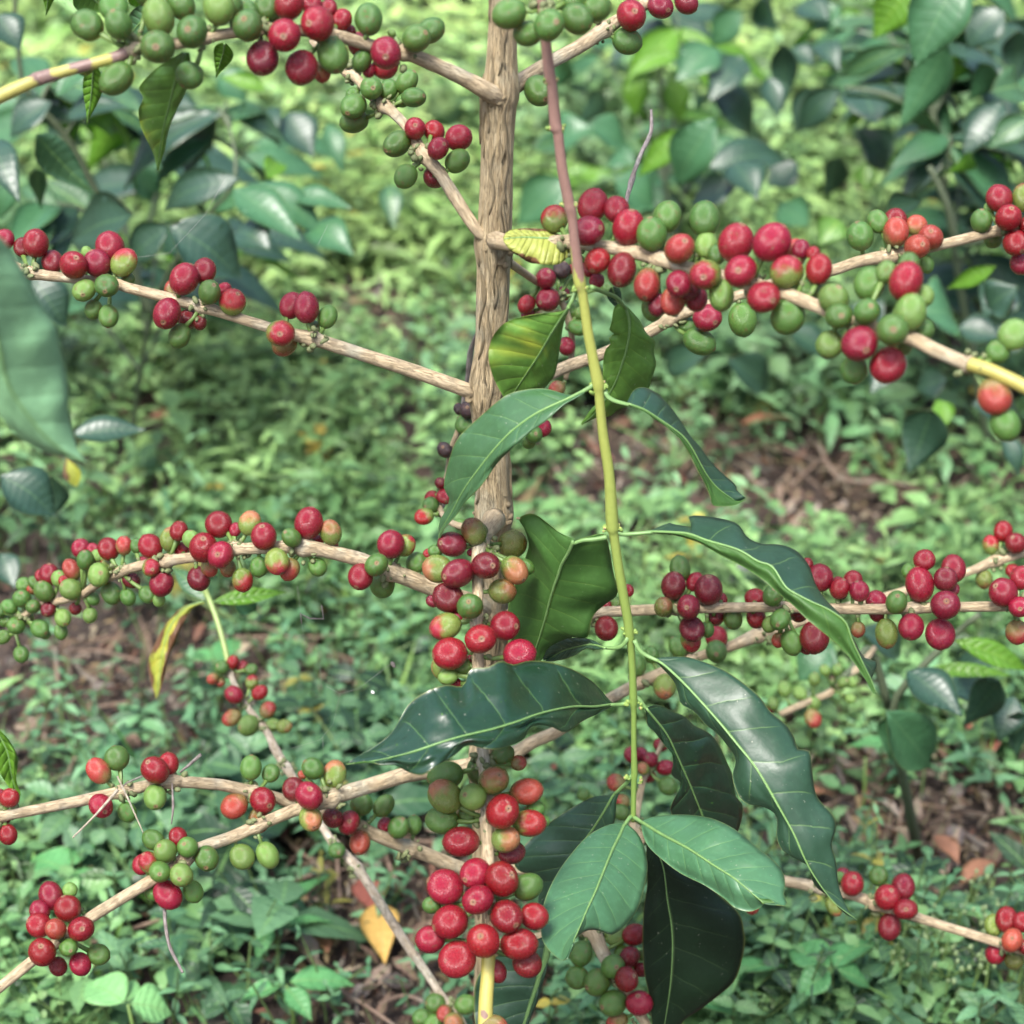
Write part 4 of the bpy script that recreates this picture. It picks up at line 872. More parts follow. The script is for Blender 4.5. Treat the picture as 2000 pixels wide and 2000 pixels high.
HL(SH, tM, [(250, 345), (400, 348), (560, 362), (700, 412), (930, 480), (1080, 568), (1190, 610), (1290, 760), (1400, 830), (1500, 880), (1620, 935), (1740, 1025), (1790, 1160), (1870, 1330), (1930, 1450), (1975, 1560)],
   [(250, 340), (320, 310), (420, 272), (450, 285), (500, 292), (590, 302), (560, 225), (700, 225), (860, 255), (940, 290), (1000, 380), (1100, 430), (1260, 440), (1380, 490), (1470, 600), (1520, 740), (1600, 860), (1700, 960), (1760, 1060), (1820, 1180), (1890, 1290), (1985, 1330), (1950, 1420), (1945, 1490), (1985, 1565)],
   [(250, 352), (380, 360), (500, 380), (650, 430), (800, 520), (960, 600), (1100, 690), (1230, 800), (1350, 900), (1450, 1000), (1560, 1090), (1690, 1200), (1800, 1320), (1890, 1450), (1950, 1560), (1985, 1568)],
   zs(1040), .86, dl=.03, dr=.004, zm=-.02, mat='dark', other='under', halves=True, pet=[(10, 335), (60, 360), (150, 358)], label='long wavy leaf arching over the right branch', n=60)
HL(SH, tJ, [(1545, 1838), (1400, 1855), (1250, 1855), (1100, 1880), (950, 1920), (800, 1975), (600, 2035), (400, 2080), (200, 2140), (0, 2205), (-230, 2260), (-480, 2290)],
   [(1540, 1832), (1490, 1785), (1420, 1700), (1330, 1630), (1200, 1560), (1050, 1518), (900, 1508), (780, 1538), (690, 1508), (590, 1558), (460, 1572), (400, 1700), (280, 1690), (130, 1740), (0, 1830), (-80, 1960), (-155, 2070), (-285, 2170), (-395, 2230), (-480, 2292)],
   [(1545, 1845), (1400, 1920), (1300, 1965), (1180, 2050), (1065, 2006), (925, 2003), (860, 2100), (730, 2160), (640, 2175), (550, 2168), (430, 2150), (335, 2225), (200, 2305), (95, 2370), (-10, 2350), (-100, 2300), (-190, 2298), (-330, 2270), (-480, 2298)],
   zs(1375), .85, dl=.030, dr=-.004, zm=-.055, mat='gloss', wave=.0032, pucker=.007, pet=[(1690, 1795), (1650, 1820), (1600, 1838)], label='large glossy puckered leaf reaching left across the trunk', n=60, m=9)
HL(SH, tJ, [(1480, 1415), (1370, 1390), (1250, 1410), (1150, 1440), (1050, 1500)],
   [(1470, 1405), (1400, 1360), (1300, 1335), (1150, 1343), (1060, 1390), (1005, 1470), (1010, 1505)],
   [(1470, 1420), (1400, 1425), (1330, 1418), (1240, 1470), (1150, 1500), (1060, 1512), (1010, 1508)],
   zs(1235) + .004, 1.0, dl=.012, dr=-.003, mat='dark', pet=[(1650, 1330), (1615, 1385), (1560, 1412)], zp=zs(1235), label='small dark leaf below the broad one', n=26)
HL(SH, tM, [(300, 1300), (380, 1350), (520, 1480), (650, 1620), (800, 1790), (930, 1950), (1070, 2130), (1200, 2350), (1340, 2600), (1430, 2800), (1520, 2960), (1660, 3140), (1830, 3270)],
   [(300, 1310), (440, 1460), (480, 1560), (500, 1640), (600, 1700), (690, 1800), (770, 1860), (870, 1980), (915, 2075), (890, 2190), (940, 2340), (1010, 2400), (1125, 2420), (1222, 2490), (1225, 2650), (1270, 2750), (1350, 2800), (1460, 2870), (1510, 3010), (1620, 3100), (1720, 3210), (1830, 3278)],
   [(300, 1295), (450, 1285), (560, 1290), (750, 1350), (900, 1430), (1080, 1570), (1180, 1700), (1300, 1800), (1360, 1900), (1387, 1980), (1475, 2000), (1495, 2160), (1530, 2340), (1650, 2480), (1672, 2580), (1640, 2700), (1670, 2820), (1690, 2990), (1725, 3110), (1780, 3220), (1832, 3278)],
   zs(1240) - .002, .90, dl=.012, dr=.008, zm=-.02, mat='dark', pet=[(150, 1160), (190, 1235), (240, 1275)], label='biggest dark green leaf drooping to the right', n=64, m=9)
HL(SH, tM, [(240, 1680), (340, 1800), (410, 1900), (480, 2050), (560, 2230), (630, 2400), (690, 2560), (760, 2800)],
   [(235, 1685), (250, 1800), (300, 1850), (340, 1900), (385, 1960), (440, 2030), (440, 2110), (430, 2180), (500, 2240), (465, 2330), (430, 2410), (430, 2470), (520, 2600), (750, 2810)],
   [(245, 1670), (320, 1645), (450, 1700), (540, 1740), (600, 1800), (700, 1850), (780, 1930), (860, 2100), (895, 2190), (915, 2330), (970, 2410), (950, 2560), (880, 2700), (770, 2810)],
   zs(1372), 1.03, dl=-.003, dr=.02, mat='gloss', pet=[(165, 1585), (195, 1620)], pucker=.005, label='dark shining leaf behind the two drooping ones', zm=.0)
HL(SH, tK, [(1470, 470), (1440, 500), (1370, 620), (1290, 740), (1180, 880), (1100, 1000), (1040, 1110), (990, 1230)],
   [(1465, 465), (1430, 488), (1300, 508), (1140, 598), (1020, 680), (900, 790), (818, 900), (850, 970), (950, 1000), (980, 1080), (968, 1150), (985, 1240)],
   [(1480, 475), (1462, 540), (1450, 660), (1400, 800), (1300, 950), (1200, 1080), (1120, 1180), (1000, 1245)],
   zs(1520) + .01, 1.02, dl=.02, dr=.0, mat='dark', pet=[(1560, 370), (1530, 410), (1500, 440)], zp=zs(1520), label='dark bluish leaf behind the pale front leaf')
HL(SH, tK, [(1515, 670), (1480, 750), (1440, 830), (1390, 950), (1330, 1100), (1280, 1210), (1230, 1330), (1190, 1420)],
   [(1510, 668), (1410, 680), (1280, 750), (1170, 870), (1080, 1000), (1015, 1140), (992, 1260), (990, 1380), (1030, 1460), (1110, 1530), (1150, 1520)],
   [(1522, 668), (1600, 740), (1645, 850), (1658, 960), (1630, 1100), (1590, 1220), (1520, 1310), (1440, 1370), (1380, 1355), (1320, 1340), (1260, 1352), (1205, 1395), (1185, 1460), (1155, 1525)],
   zs(1600) - .006, .88, dl=.008, dr=.008, mat='fresh', pet=[(1572, 625), (1545, 635)], zp=zs(1600), label='pale green leaf with a bite out of its tip', rib=.0009, zm=-.01)
HL(SH, tL, [(650, 660), (700, 690), (800, 750), (950, 830), (1100, 930), (1240, 1020), (1380, 1140), (1420, 1175)],
   [(655, 655), (720, 630), (850, 615), (1000, 620), (1130, 650), (1260, 720), (1380, 820), (1480, 900), (1540, 970), (1558, 1060), (1550, 1120), (1572, 1185), (1500, 1180)],
   [(650, 668), (665, 750), (700, 820), (780, 895), (900, 985), (1050, 1060), (1170, 1140), (1240, 1200), (1330, 1225), (1400, 1200), (1450, 1150), (1495, 1175)],
   zs(1600) - .006, .90, dl=.012, dr=.004, mat='fresh', pet=[(590, 625), (620, 640)], zp=zs(1600), label='pale green leaf pointing right from the shoot tip', rib=.0009, zm=-.012)
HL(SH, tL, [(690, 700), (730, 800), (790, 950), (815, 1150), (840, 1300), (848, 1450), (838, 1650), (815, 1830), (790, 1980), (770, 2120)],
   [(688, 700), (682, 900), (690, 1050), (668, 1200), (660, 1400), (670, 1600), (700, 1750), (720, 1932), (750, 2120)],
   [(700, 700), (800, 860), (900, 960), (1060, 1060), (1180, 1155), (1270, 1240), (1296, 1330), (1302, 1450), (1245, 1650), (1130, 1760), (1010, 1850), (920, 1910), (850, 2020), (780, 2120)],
   zs(1605) + .012, 1.05, dl=.0, dr=.01, mat='ushade', other='mid', label='almost black shaded leaf hanging at the shoot tip', rib=.0004, pet=[(600, 640), (650, 670)], zp=zs(1605))
HL(TREE, tK, [(1050, 1380), (1020, 1520), (980, 1640), (940, 1760), (900, 1880), (870, 1980), (850, 2120)],
   [(1040, 1370), (900, 1420), (750, 1480), (640, 1560), (580, 1660), (565, 1800), (575, 1932), (620, 2100), (800, 2160)],
   [(1058, 1390), (1045, 1480), (1020, 1600), (975, 1770), (930, 1880), (890, 2000), (865, 2130)],
   1.0, 1.02, dl=.01, dr=.0, mat='dark', label='dark leaf behind the yellow stem at the bottom', rib=.0022)
HL(TREE, tE, [(450, 500), (380, 470), (300, 452), (200, 445), (100, 440), (0, 445), (-60, 452)],
   [(450, 490), (400, 440), (340, 410), (250, 378), (100, 370), (0, 380), (-40, 400), (-68, 440)],
   [(450, 510), (430, 570), (420, 592), (350, 642), (250, 642), (130, 630), (50, 580), (0, 552), (-45, 500), (-68, 455)],
   .865, .862, dl=.006, dr=-.004, mat='pale', label='pale yellow leaf with scorched brown edge', n=30)
HL(TREE, tA, [(1400, 400), (1330, 600), (1280, 800), (1230, 1000), (1190, 1280)],
   [(1370, 395), (1230, 480), (1130, 560), (1050, 660), (1080, 740), (1045, 830), (1060, 950), (1110, 1060), (1160, 1170), (1188, 1290)],
   [(1430, 400), (1450, 560), (1400, 700), (1320, 860), (1275, 980), (1235, 1150), (1195, 1290)],
   .80, .85, dl=.01, dr=.0, mat='yg', label='mottled green and yellow leaf hanging under the green cherries')
def pl(par, x0, y0, x1, y1, w, z, mat, label=None, dz=.02, k=.3, rib=.0005, bend=.08): return px_leaf(par, x0, y0, x1, y1, w, z, mat, dz=dz, k=k, label=label, rib=rib, bend=bend, n=16)
pl(TREE, 182, 120, 170, 242, 36, .84, 'bright', 'narrow green leaf hanging left of the mottled one')
pl(TREE, 440, 84, 422, 150, 36, .84, 'bright', 'short green leaf between the upper cherries')
pl(TREE, 320, 5, 240, 85, 46, .85, 'mid', 'dark leaf behind the top cherries')
pl(TREE, 150, -30, 215, 25, 60, .86, 'yg', 'mottled yellow leaf at the top edge')
pl(TREE, 95, -40, 90, 30, 26, .86, 'bright', 'bright narrow leaf at the top left edge')
pl(TREE, 260, -20, 300, 20, 40, .86, 'bright')
pl(TREE, 410, 1172, 340, 1110, 36, 1.22, 'mid', 'bluish leaf at the thin stem tip')
pl(TREE, 415, 1176, 560, 1156, 26, 1.2, 'bright', 'light green leaf pointing right from the thin stem')
pl(TREE, 455, 1160, 500, 1195, 40, 1.22, 'bushm', 'small dark leaf beside the thin stem')
pl(TREE, 1195, 560, 1215, 612, 26, 1.0, 'dark', 'small dark leaf tip behind the cherries')
HL(TREE, tH, [(1545, 1062), (1400, 1110), (1290, 1250), (1225, 1450), (1205, 1620), (1180, 1795)],
   [(1540, 1058), (1440, 1080), (1360, 1115), (1250, 1230), (1170, 1380), (1120, 1520), (1125, 1600), (1140, 1680), (1175, 1795)],
   [(1550, 1070), (1450, 1120), (1380, 1230), (1320, 1380), (1270, 1500), (1240, 1640), (1200, 1760), (1182, 1798)],
   1.195, 1.2, dl=.01, dr=.0, mat='yell', label='yellow leaf hanging from the thin stem', n=30, rib=.0005)
HL(TREE, tO, [(-60, 0), (0, 120), (50, 230), (70, 350), (110, 500)], [(-80, 20), (-60, 200), (0, 350), (60, 450), (115, 510)],
   [(-40, -20), (0, 80), (60, 150), (112, 260), (100, 400), (130, 480), (118, 512)], 1.0, 1.02, mat='bright', label='yellow green leaf at the left edge', n=24)
HL(TREE, tF, [(-250, 150), (-120, 600), (-20, 1000), (60, 1350), (250, 1640), (440, 1830), (655, 1950)],
   [(-270, 200), (-260, 700), (-200, 1100), (-80, 1450), (0, 1590), (130, 1740), (300, 1855), (500, 1900), (650, 1955)],
   [(-230, 130), (-80, 180), (20, 260), (100, 370), (180, 500), (250, 640), (340, 800), (430, 920), (445, 1010), (490, 1200), (520, 1400), (520, 1550), (552, 1700), (590, 1850), (660, 1955)],
   .60, .66, dl=.012, dr=.015, mat='big', other='under', label='large blurred leaf hanging at the left edge', n=50)

# ------------------------------------------------------------------ neighbouring coffee bushes
def bush(name, label, stems, leaves, zbase, fill=None, seed=1, smat=None, bright=.2):
    R = random.Random(seed)
    ems = [P(*s_[0][:2], s_[0][2]) for s_ in stems]
    rt = Vector((ems[0].x, ems[0].y, 0))
    root = A(name, label=label, cat='coffee bush'); root.location = rt
    grp = []
    for s_ in stems:
        pts = [P(*q[:3]) for q in s_]; m_ = MB(); c = catmull([tuple(p) for p in pts], 24)
        m_.tube(c, [s_[0][3] * (1 - .6 * i / 24) for i in range(25)], 8, 0, rough=.1)
        grp.append(m_.build('stem', [smat or GSTEM], root))
    for l in leaves:
        x0, y0, x1, y1, w_, mt = l[:6]; z = l[6] if len(l) > 6 else zbase + R.uniform(-.08, .12)
        kk = R.uniform(.5, 1.1) if mt in ('bush', 'bushm') else R.uniform(.1, .5)
        grp.append(px_leaf(root, x0, y0, x1, y1, w_, z, mt, dz=R.uniform(-.03, .07), k=kk, bend=R.uniform(.05, .16)))
    if fill:
        n, ell, zr, ln = fill
        stem_pts = [P(*q[:3]) for s_ in stems for q in catmull(s_, 30)]
        for _ in range(max(4, n // 9)):
            e = R.choice(ell); a = R.uniform(0, 6.283); q = math.sqrt(R.random())
            tip = P(e[0] + e[2] * q * math.cos(a), e[1] + e[3] * q * math.sin(a), R.uniform(*zr))
            st = min(stem_pts, key=lambda p: (p - tip).length + abs(p.z - tip.z - .02)); mid_ = st.lerp(tip, .55) + Vector((0, 0, .03))
            cc = [Vector(c_) for c_ in catmull([tuple(st), tuple(mid_), tuple(tip)], 16)]
            m_ = MB(); m_.tube(cc, [.0022 - .0013 * i / 16 for i in range(17)], 6, 0); grp.append(m_.build('twig', [GSTEM], root))
            Lt = (tip - st).length; k0 = max(0, int(16 * (1 - .24 / max(.24, Lt)))); newer = R.random() < bright
            for kk_ in range(k0 + 2, 17, 3):
                d = (cc[min(16, kk_ + 1)] - cc[kk_ - 1]).normalized(); sd = d.cross(Vector((0, 0, 1))).normalized()
                for sg in (-1, 1):
                    if R.random() < .12: continue
                    L = R.uniform(*ln); dr_ = (d * R.uniform(.3, .7) + sd * sg * R.uniform(.6, 1.1) + Vector((0, 0, R.uniform(-1.0, .05)))).normalized()
                    mt = 'bright' if newer and kk_ > 10 else R.choices(('bush', 'bushm', 'mid'), (5, 4, 2))[0]
                    sv = dr_.cross(Vector((R.gauss(0, .35), R.gauss(0, .35) - .25, 1)))
                    grp.append(free_leaf(root, cc[kk_], cc[kk_] + dr_ * L, L * R.uniform(.30, .40), sv, mt, bend=R.uniform(.03, .16), fold=R.uniform(.05, .4)))
    for g_ in grp: g_.matrix_parent_inverse = Matrix.Translation(rt).inverted()
    return root
GSTEM = plain('bush_stem', (.10, .13, .07), .7, 200)

bush('coffee_bush', 'dark leafed coffee bush filling the upper right corner',
     [[(1950, 1000, 2.1, .005), (1900, 700, 1.95, 0), (1850, 400, 1.85, 0), (1800, 50, 1.8, 0), (1780, -300, 1.75, 0)],
      [(1935, 460, 1.7, .006), (1870, 470, 1.68, 0), (1850, 400, 1.66, 0), (1815, 325, 1.65, 0)],
      [(1850, 300, 1.8, .004), (1750, 195, 1.78, 0), (1650, 170, 1.78, 0)]],
     [(1880, -60, 1785, 135, 105, 'bushm', 1.45), (1790, -40, 1705, 75, 75, 'bright', 1.6), (1850, 85, 1758, 250, 75, 'bushm', 1.6), (1765, 90, 1640, 150, 42, 'mid', 1.7),
      (1960, 20, 1890, 95, 70, 'bush', 1.7), (1990, 60, 1985, 170, 55, 'bush', 1.7), (1870, 110, 1850, 170, 60, 'bright', 1.75), (1640, 170, 1560, 255, 55, 'bush', 1.8), (1600, 85, 1640, 140, 45, 'bush', 1.9),
      (1530, 85, 1530, 215, 50, 'bush', 1.9), (1710, 240, 1680, 170, 90, 'bush', 1.8), (1640, 10, 1590, 60, 60, 'bushm', 2.0), (1560, 10, 1620, 40, 50, 'bush', 2.0), (1940, 130, 1890, 200, 50, 'bushm', 1.7),
      (1960, 200, 1880, 310, 60, 'bush', 1.65), (2010, 230, 1930, 290, 50, 'mid', 1.6), (1900, 310, 1845, 340, 30, 'bright', 1.6), (1935, 180, 1985, 175, 60, 'mid', 1.7), (1730, 330, 1665, 250, 70, 'bush', 1.9),
      (1800, 395, 1730, 415, 34, 'bush', 1.6), (1640, 430, 1600, 480, 55, 'yg', 1.75), (1690, 320, 1690, 375, 40, 'yg', 1.85), (1640, 310, 1610, 390, 45, 'bush', 2.0), (1560, 320, 1500, 365, 60, 'bush', 2.0),
      (1900, 420, 2000, 500, 60, 'bush', 1.5), (1945, 520, 1850, 565, 32, 'bright', 1.4), (1980, 560, 1920, 620, 70, 'bush', 1.5), (1800, 610, 1860, 620, 80, 'bushm', 1.6), (1930, 600, 1990, 560, 60, 'bush', 1.5),
      (1870, 640, 1960, 660, 50, 'bush', 1.6), (1760, 680, 1700, 770, 55, 'bush', 1.7), (1720, 640, 1660, 600, 60, 'bush', 1.8), (1990, 640, 1930, 700, 60, 'bush', 1.6), (1820, 800, 1775, 925, 82, 'bush', 1.5), (1900, 790, 1990, 830, 60, 'bush', 1.6),
      (1850, 830, 1830, 780, 40, 'bright', 1.6), (1960, 850, 1990, 930, 40, 'bush', 1.55), (1850, 740, 1790, 760, 50, 'bush', 1.7)],
     1.7, fill=(190, [(1880, 190, 180, 260), (1920, 430, 120, 150), (1700, 60, 150, 90)], (1.75, 2.5), (.07, .13)), seed=3)
bush('coffee_bush', 'coffee bush with grey green leaves behind the shoot at top centre',
     [[(1330, 900, 2.6, .004), (1320, 600, 2.45, 0), (1300, 350, 2.35, 0), (1290, 150, 2.3, 0), (1300, -50, 2.3, 0)]],
     [(1400, 95, 1320, 160, 70, 'bushm', 2.0), (1440, 120, 1385, 200, 60, 'bush', 2.0), (1400, 230, 1325, 365, 80, 'bushm', 1.75), (1345, 250, 1245, 345, 48, 'bright', 1.8), (1450, 110, 1405, 175, 60, 'bush', 2.1),
      (1380, 170, 1470, 270, 60, 'bush', 2.0), (1460, 280, 1360, 330, 50, 'bushm', 1.95), (1380, 330, 1540, 315, 55, 'bush', 1.9), (1430, 320, 1480, 390, 70, 'bush', 1.8), (1440, 360, 1350, 400, 50, 'bush', 1.8), (1080, 280, 1160, 250, 60, 'bushm', 2.1),
      (1150, 240, 1225, 290, 50, 'bushm', 2.1), (1240, 320, 1190, 310, 40, 'bushm', 2.2), (1245, 130, 1240, 230, 50, 'bright', 2.2), (1310, 150, 1330, 240, 50, 'bright', 2.3), (1040, 290, 1120, 270, 40, 'mid', 2.2), (1110, 350, 1010, 440, 80, 'bushm', 2.1),
      (1200, 350, 1280, 410, 70, 'bushm', 2.0), (1240, 70, 1320, 60, 40, 'bush', 2.2), (1450, 20, 1390, 90, 55, 'bushm', 2.1), (1480, 0, 1520, 60, 50, 'bush', 2.1), (1180, 180, 1130, 240, 40, 'bush', 2.3), (1545, 95, 1590, 130, 44, 'bush', 2.0), (1500, 150, 1520, 230, 50, 'bush', 1.9),
      (1600, 170, 1555, 260, 60, 'bush', 1.9), (1100, 110, 1060, 180, 50, 'bushm', 2.3), (1580, 440, 1520, 400, 50, 'bushm', 1.9), (1380, 690, 1300, 720, 50, 'bush', 1.9), (1420, 700, 1500, 760, 60, 'bush', 1.9), (1540, 640, 1620, 700, 50, 'bush', 1.9)],
     2.1, fill=(110, [(1250, 120, 260, 120), (1380, 300, 140, 100), (1120, 300, 90, 80)], (2.1, 3.0), (.06, .12)), seed=4, bright=.6)
bush('coffee_bush', 'coffee bush with drooping dark leaves at the upper left behind the cherries',
     [[(250, 900, 2.0, .003), (300, 600, 1.8, 0), (400, 430, 1.7, 0), (460, 350, 1.65, 0), (440, 200, 1.7, 0)],
      [(300, 620, 1.8, .005), (150, 300, 1.7, 0), (40, 150, 1.65, 0), (30, -100, 1.6, 0)]],
     [(70, 262, 188, 382, 62, 'mid', 1.35), (-20, 270, 40, 400, 60, 'bush', 1.4), (70, 330, 80, 410, 34, 'mid', 1.5), (-10, 30, 40, 100, 60, 'bush', 1.4), (100, 200, 20, 270, 60, 'bush', 1.6), (190, 120, 110, 190, 60, 'bushm', 1.6), (130, 230, 250, 210, 40, 'bush', 1.6),
      (400, 240, 250, 190, 55, 'bush', 1.8), (470, 350, 320, 410, 60, 'bush', 1.55), (455, 370, 590, 470, 60, 'bushm', 1.5), (480, 362, 640, 470, 56, 'bushm', 1.6), (560, 385, 690, 410, 34, 'bushm', 1.6), (470, 400, 430, 390, 50, 'bushm', 1.7),
      (330, 440, 470, 545, 95, 'bush', 1.4), (260, 420, 140, 470, 80, 'bush', 1.5), (330, 440, 250, 520, 60, 'bush', 1.5), (460, 450, 530, 490, 70, 'bush', 1.5), (600, 440, 690, 500, 60, 'bushm', 1.6), (560, 220, 610, 310, 70, 'bush', 1.8), (640, 240, 670, 340, 40, 'bushm', 1.9),
      (500, 220, 540, 280, 60, 'bush', 1.8), (430, 140, 480, 200, 60, 'bushm', 1.9), (520, 175, 430, 150, 30, 'bright', 1.8), (760, 360, 770, 450, 44, 'mid', 1.8), (60, 540, 130, 640, 75, 'bush', 1.45), (100, 560, 60, 640, 60, 'bush', 1.45), (520, 350, 540, 320, 40, 'bright', 1.7),
      (0, 930, 110, 1010, 70, 'bush', 1.3), (100, 930, 90, 1020, 60, 'bush', 1.35), (140, 850, 285, 840, 40, 'bush', 1.35), (150, 950, 130, 890, 30, 'yell', 1.4), (0, 1080, 30, 1150, 50, 'bush', 1.4), (260, 320, 310, 400, 50, 'bushm', 1.9), (30, 330, 0, 430, 60, 'bushm', 1.5)],
     1.6, fill=(120, [(130, 150, 160, 130), (450, 280, 200, 100), (400, 460, 150, 60), (40, 480, 60, 90)], (1.7, 2.5), (.06, .12)), seed=6, bright=.3)
rb = bush('coffee_bush', 'small coffee bush with glossy leaves at the right edge below the branch',
     [[(1800, 1700, 1.55, .005), (1760, 1500, 1.4, 0), (1740, 1380, 1.35, 0), (1860, 1245, 1.32, 0), (1912, 1200, 1.3, 0)],
      [(1735, 1380, 1.36, .0032), (1700, 1270, 1.33, 0), (1660, 1310, 1.31, 0), (1603, 1361, 1.30, 0), (1523, 1395, 1.29, 0)]],
     [(1730, 1390, 1815, 1500, 92, 'bushm', 1.3), (1770, 1310, 1880, 1400, 60, 'bush', 1.32), (1800, 1310, 1980, 1320, 22, 'bright', 1.36), (1865, 1250, 2010, 1310, 40, 'bright', 1.3), (1950, 1330, 1880, 1420, 60, 'bush', 1.35), (1870, 1300, 1960, 1290, 40, 'bush', 1.4),
      (1840, 1350, 1960, 1345, 60, 'bush', 1.4), (1980, 1360, 1950, 1450, 60, 'bush', 1.4), (1990, 1390, 1985, 1480, 50, 'bush', 1.38), (1620, 1270, 1560, 1330, 60, 'bushm', 1.4), (1680, 1230, 1760, 1280, 50, 'bush', 1.4), (1580, 1290, 1640, 1310, 60, 'bushm', 1.42), (1740, 1400, 1735, 1480, 46, 'bushm', 1.32)],
     1.35, seed=8)
twp = [P(q[0], q[1], q[2]) for q in catmull([(1523, 1395, 1.29), (1552, 1382, 1.29), (1603, 1361, 1.30), (1624, 1351, 1.30), (1655, 1320, 1.31), (1678, 1304, 1.31), (1707, 1266, 1.33)], 20)]
m_ = MB(); m_.tube(twp, [.0024] * 21, 10, 0, rough=.15)
items = []
for rec in '350 1455 95 l;430 1390 88 l;525 1385 92 l;125 1530 108 l;240 1560 108 l;40 1640 92 l;345 1635 112 l;570 1480 92 l;630 1480 92 l;620 1600 82 l;560 1570 45 l;340 1750 125 o;30 1680 70 r'.split(';'):
    f = rec.split(); x, y, d = 1500 + float(f[0]) / 3.864, 950 + float(f[1]) / 3.864, float(f[2]) / 3.864
    c = P(x, y, 1.295 + random.uniform(-.012, .008)); r = d * .5 / F * 1.295; i = min(range(21), key=lambda i: (twp[i] - c).length)
    ax = (c - twp[i]).normalized(); m_.tube([twp[i], c - ax * r * .8], [.0009, .0009], 6, 1); items.append((c, r, ax, f[3]))
tw = m_.build('fruiting_twig', [TWIG, STALK], rb); tw.matrix_parent_inverse = Matrix.Translation(rb.location).inverted()
for (c, r, ax, code) in items:
    e = O('coffee_cherry', random.choice(CMESH[code]), tw, label=CL[code])
    e.matrix_local = Matrix.Translation(c) @ ax.to_track_quat('Z', 'Y').to_matrix().to_4x4() @ Matrix.Scale(r, 4)

# ------------------------------------------------------------------ single things on the ground
def ground_leaf(x, y, ang, L, wpx, mat, label, h=.035, name='fallen_leaf', cat='fallen leaf', curl=.15):
    c = PG(x, y, h); z = (c - CAM).dot(FWD); a = PG(x - math.cos(ang) * L / 2, y - math.sin(ang) * L / 2, h); b = PG(x + math.cos(ang) * L / 2, y + math.sin(ang) * L / 2, h * .8)
    b.z += random.uniform(-.004, .01)
    side = (b - a).cross(Vector((0, 0, 1))).normalized() + Vector((0, 0, random.uniform(-.2, .4)))
    o = free_leaf(None, a, b, wpx / F * z * 1.5, side, mat, bend=curl * .6, fold=.3, n=14, m=3, name=name, wav=.035)
    return tag(o, label, cat, 'fallen leaves lying among the weeds' if cat == 'fallen leaf' else None)
for g in [(745, 1822, 1.45, 120, 46, 'dryyel', 'mustard yellow fallen leaf lying on bare soil near the bottom'),
          (722, 1758, 1.1, 90, 40, 'dryred', 'rusty pink fallen leaf touching the top of the yellow one'),
          (1100, 1520, .1, 95, 40, 'dryred', 'red brown fallen leaf right of the hanging red cherries'),
          (1925, 1440, 1.3, 75, 60, 'dryred', 'purplish pink fallen leaf below the right hand bush'),
          (1765, 1962, .9, 110, 45, 'dryred', 'brick red fallen leaf among weeds at the bottom right'),
          (1850, 1665, 1.0, 80, 28, 'dry', 'narrow brown fallen leaf slanting between green weeds on the right'),
          (1912, 1710, -.4, 75, 30, 'dry', 'curled tan fallen leaf right of the narrow brown one'),
          (637, 715, -1.0, 55, 26, 'dryyel', 'orange fallen leaf under the upper left branch'),
          (1600, 1560, .2, 60, 30, 'dry', 'brown fallen leaf beside the tip of the biggest green leaf'),
          (1460, 1588, .3, 60, 36, 'dry', 'dark brown fallen leaf in the gap between drooping leaves'),
          (630, 1850, 1.2, 60, 30, 'dry', 'cinnamon fallen leaf left of the yellow one'),
          (835, 1165, .1, 50, 26, 'dryyel', 'orange tinted fallen leaf left of the trunk cherries'),
          (320, 820, .2, 55, 30, 'dry', 'pinkish dry leaf on the weeds in the left middle'),
          (1500, 825, -.1, 110, 24, 'dry', 'long peach coloured dry leaf beyond the curved leaf')]:
    ground_leaf(*g)
def stick(pts, label, h=.03, w_=9):
    c = catmull([tuple(PG(x, y, h)) for x, y in pts], 24); m_ = MB()
    z = (Vector(c[0]) - CAM).dot(FWD); r = w_ * .5 / F * z
    m_.tube(c, [r * (1 - .35 * i / 24) for i in range(25)], 9, 0, rough=.2, freq=80, seed=random.random() * 9)
    m_.build('dry_stick', [STICK], None, label=label, cat='stick', group='dry sticks lying among the weeds')
for s_ in [([(516, 1872), (600, 1905), (700, 1955), (780, 2010)], 'dry stick running down to the bottom edge below the yellow leaf'),
           ([(0, 1897), (170, 1844), (300, 1800), (450, 1752), (640, 1700)], 'long grey stick passing behind the lower left cherry cluster'),
           ([(168, 1695), (195, 1650), (227, 1608), (232, 1560)], 'bent brown stick below the left edge branch'),
           ([(87, 1432), (80, 1470), (68, 1530)], 'short upright stick near the left edge above the branch'),
           ([(235, 1400), (155, 1468), (121, 1545)], 'slanting stick right of the short upright one'),
           ([(106, 1265), (112, 1320), (109, 1395)], 'pale vertical stick below the green cherries at the left'),
           ([(80, 1400), (50, 1440), (20, 1490)], 'thin stick in the dark gap at the left edge'),
           ([(243, 988), (236, 1020), (220, 1047)], 'pale forked stick above the left fruiting branch'),
           ([(305, 970), (344, 1009)], 'short pale stick pointing at the left fruiting branch'),
           ([(1365, 986), (1432, 1002), (1506, 1036)], 'tan stick in front of the bare soil on the right'),
           ([(1523, 949), (1527, 1023)], 'stick standing up from the bare soil on the right'),
           ([(1597, 866), (1639, 932), (1738, 942), (1790, 950)], 'angled stick at the back of the bare soil'),
           ([(1461, 924), (1506, 982)], 'thin stick left of the standing one'),
           ([(1846, 804), (1925, 860), (2010, 930)], 'long brown twig sloping down at the right edge'),
           ([(1660, 1090), (1720, 1125), (1770, 1150)], 'short pale stick behind the right hand red cherries'),
           ([(600, 1800), (700, 1806), (780, 1812)], 'straight brown stick lying above the yellow leaf'),
           ([(880, 1990), (800, 1945), (740, 1960)], 'small stick by the green cherries at the bottom')]:
    stick(s_[0], s_[1], w_=9)
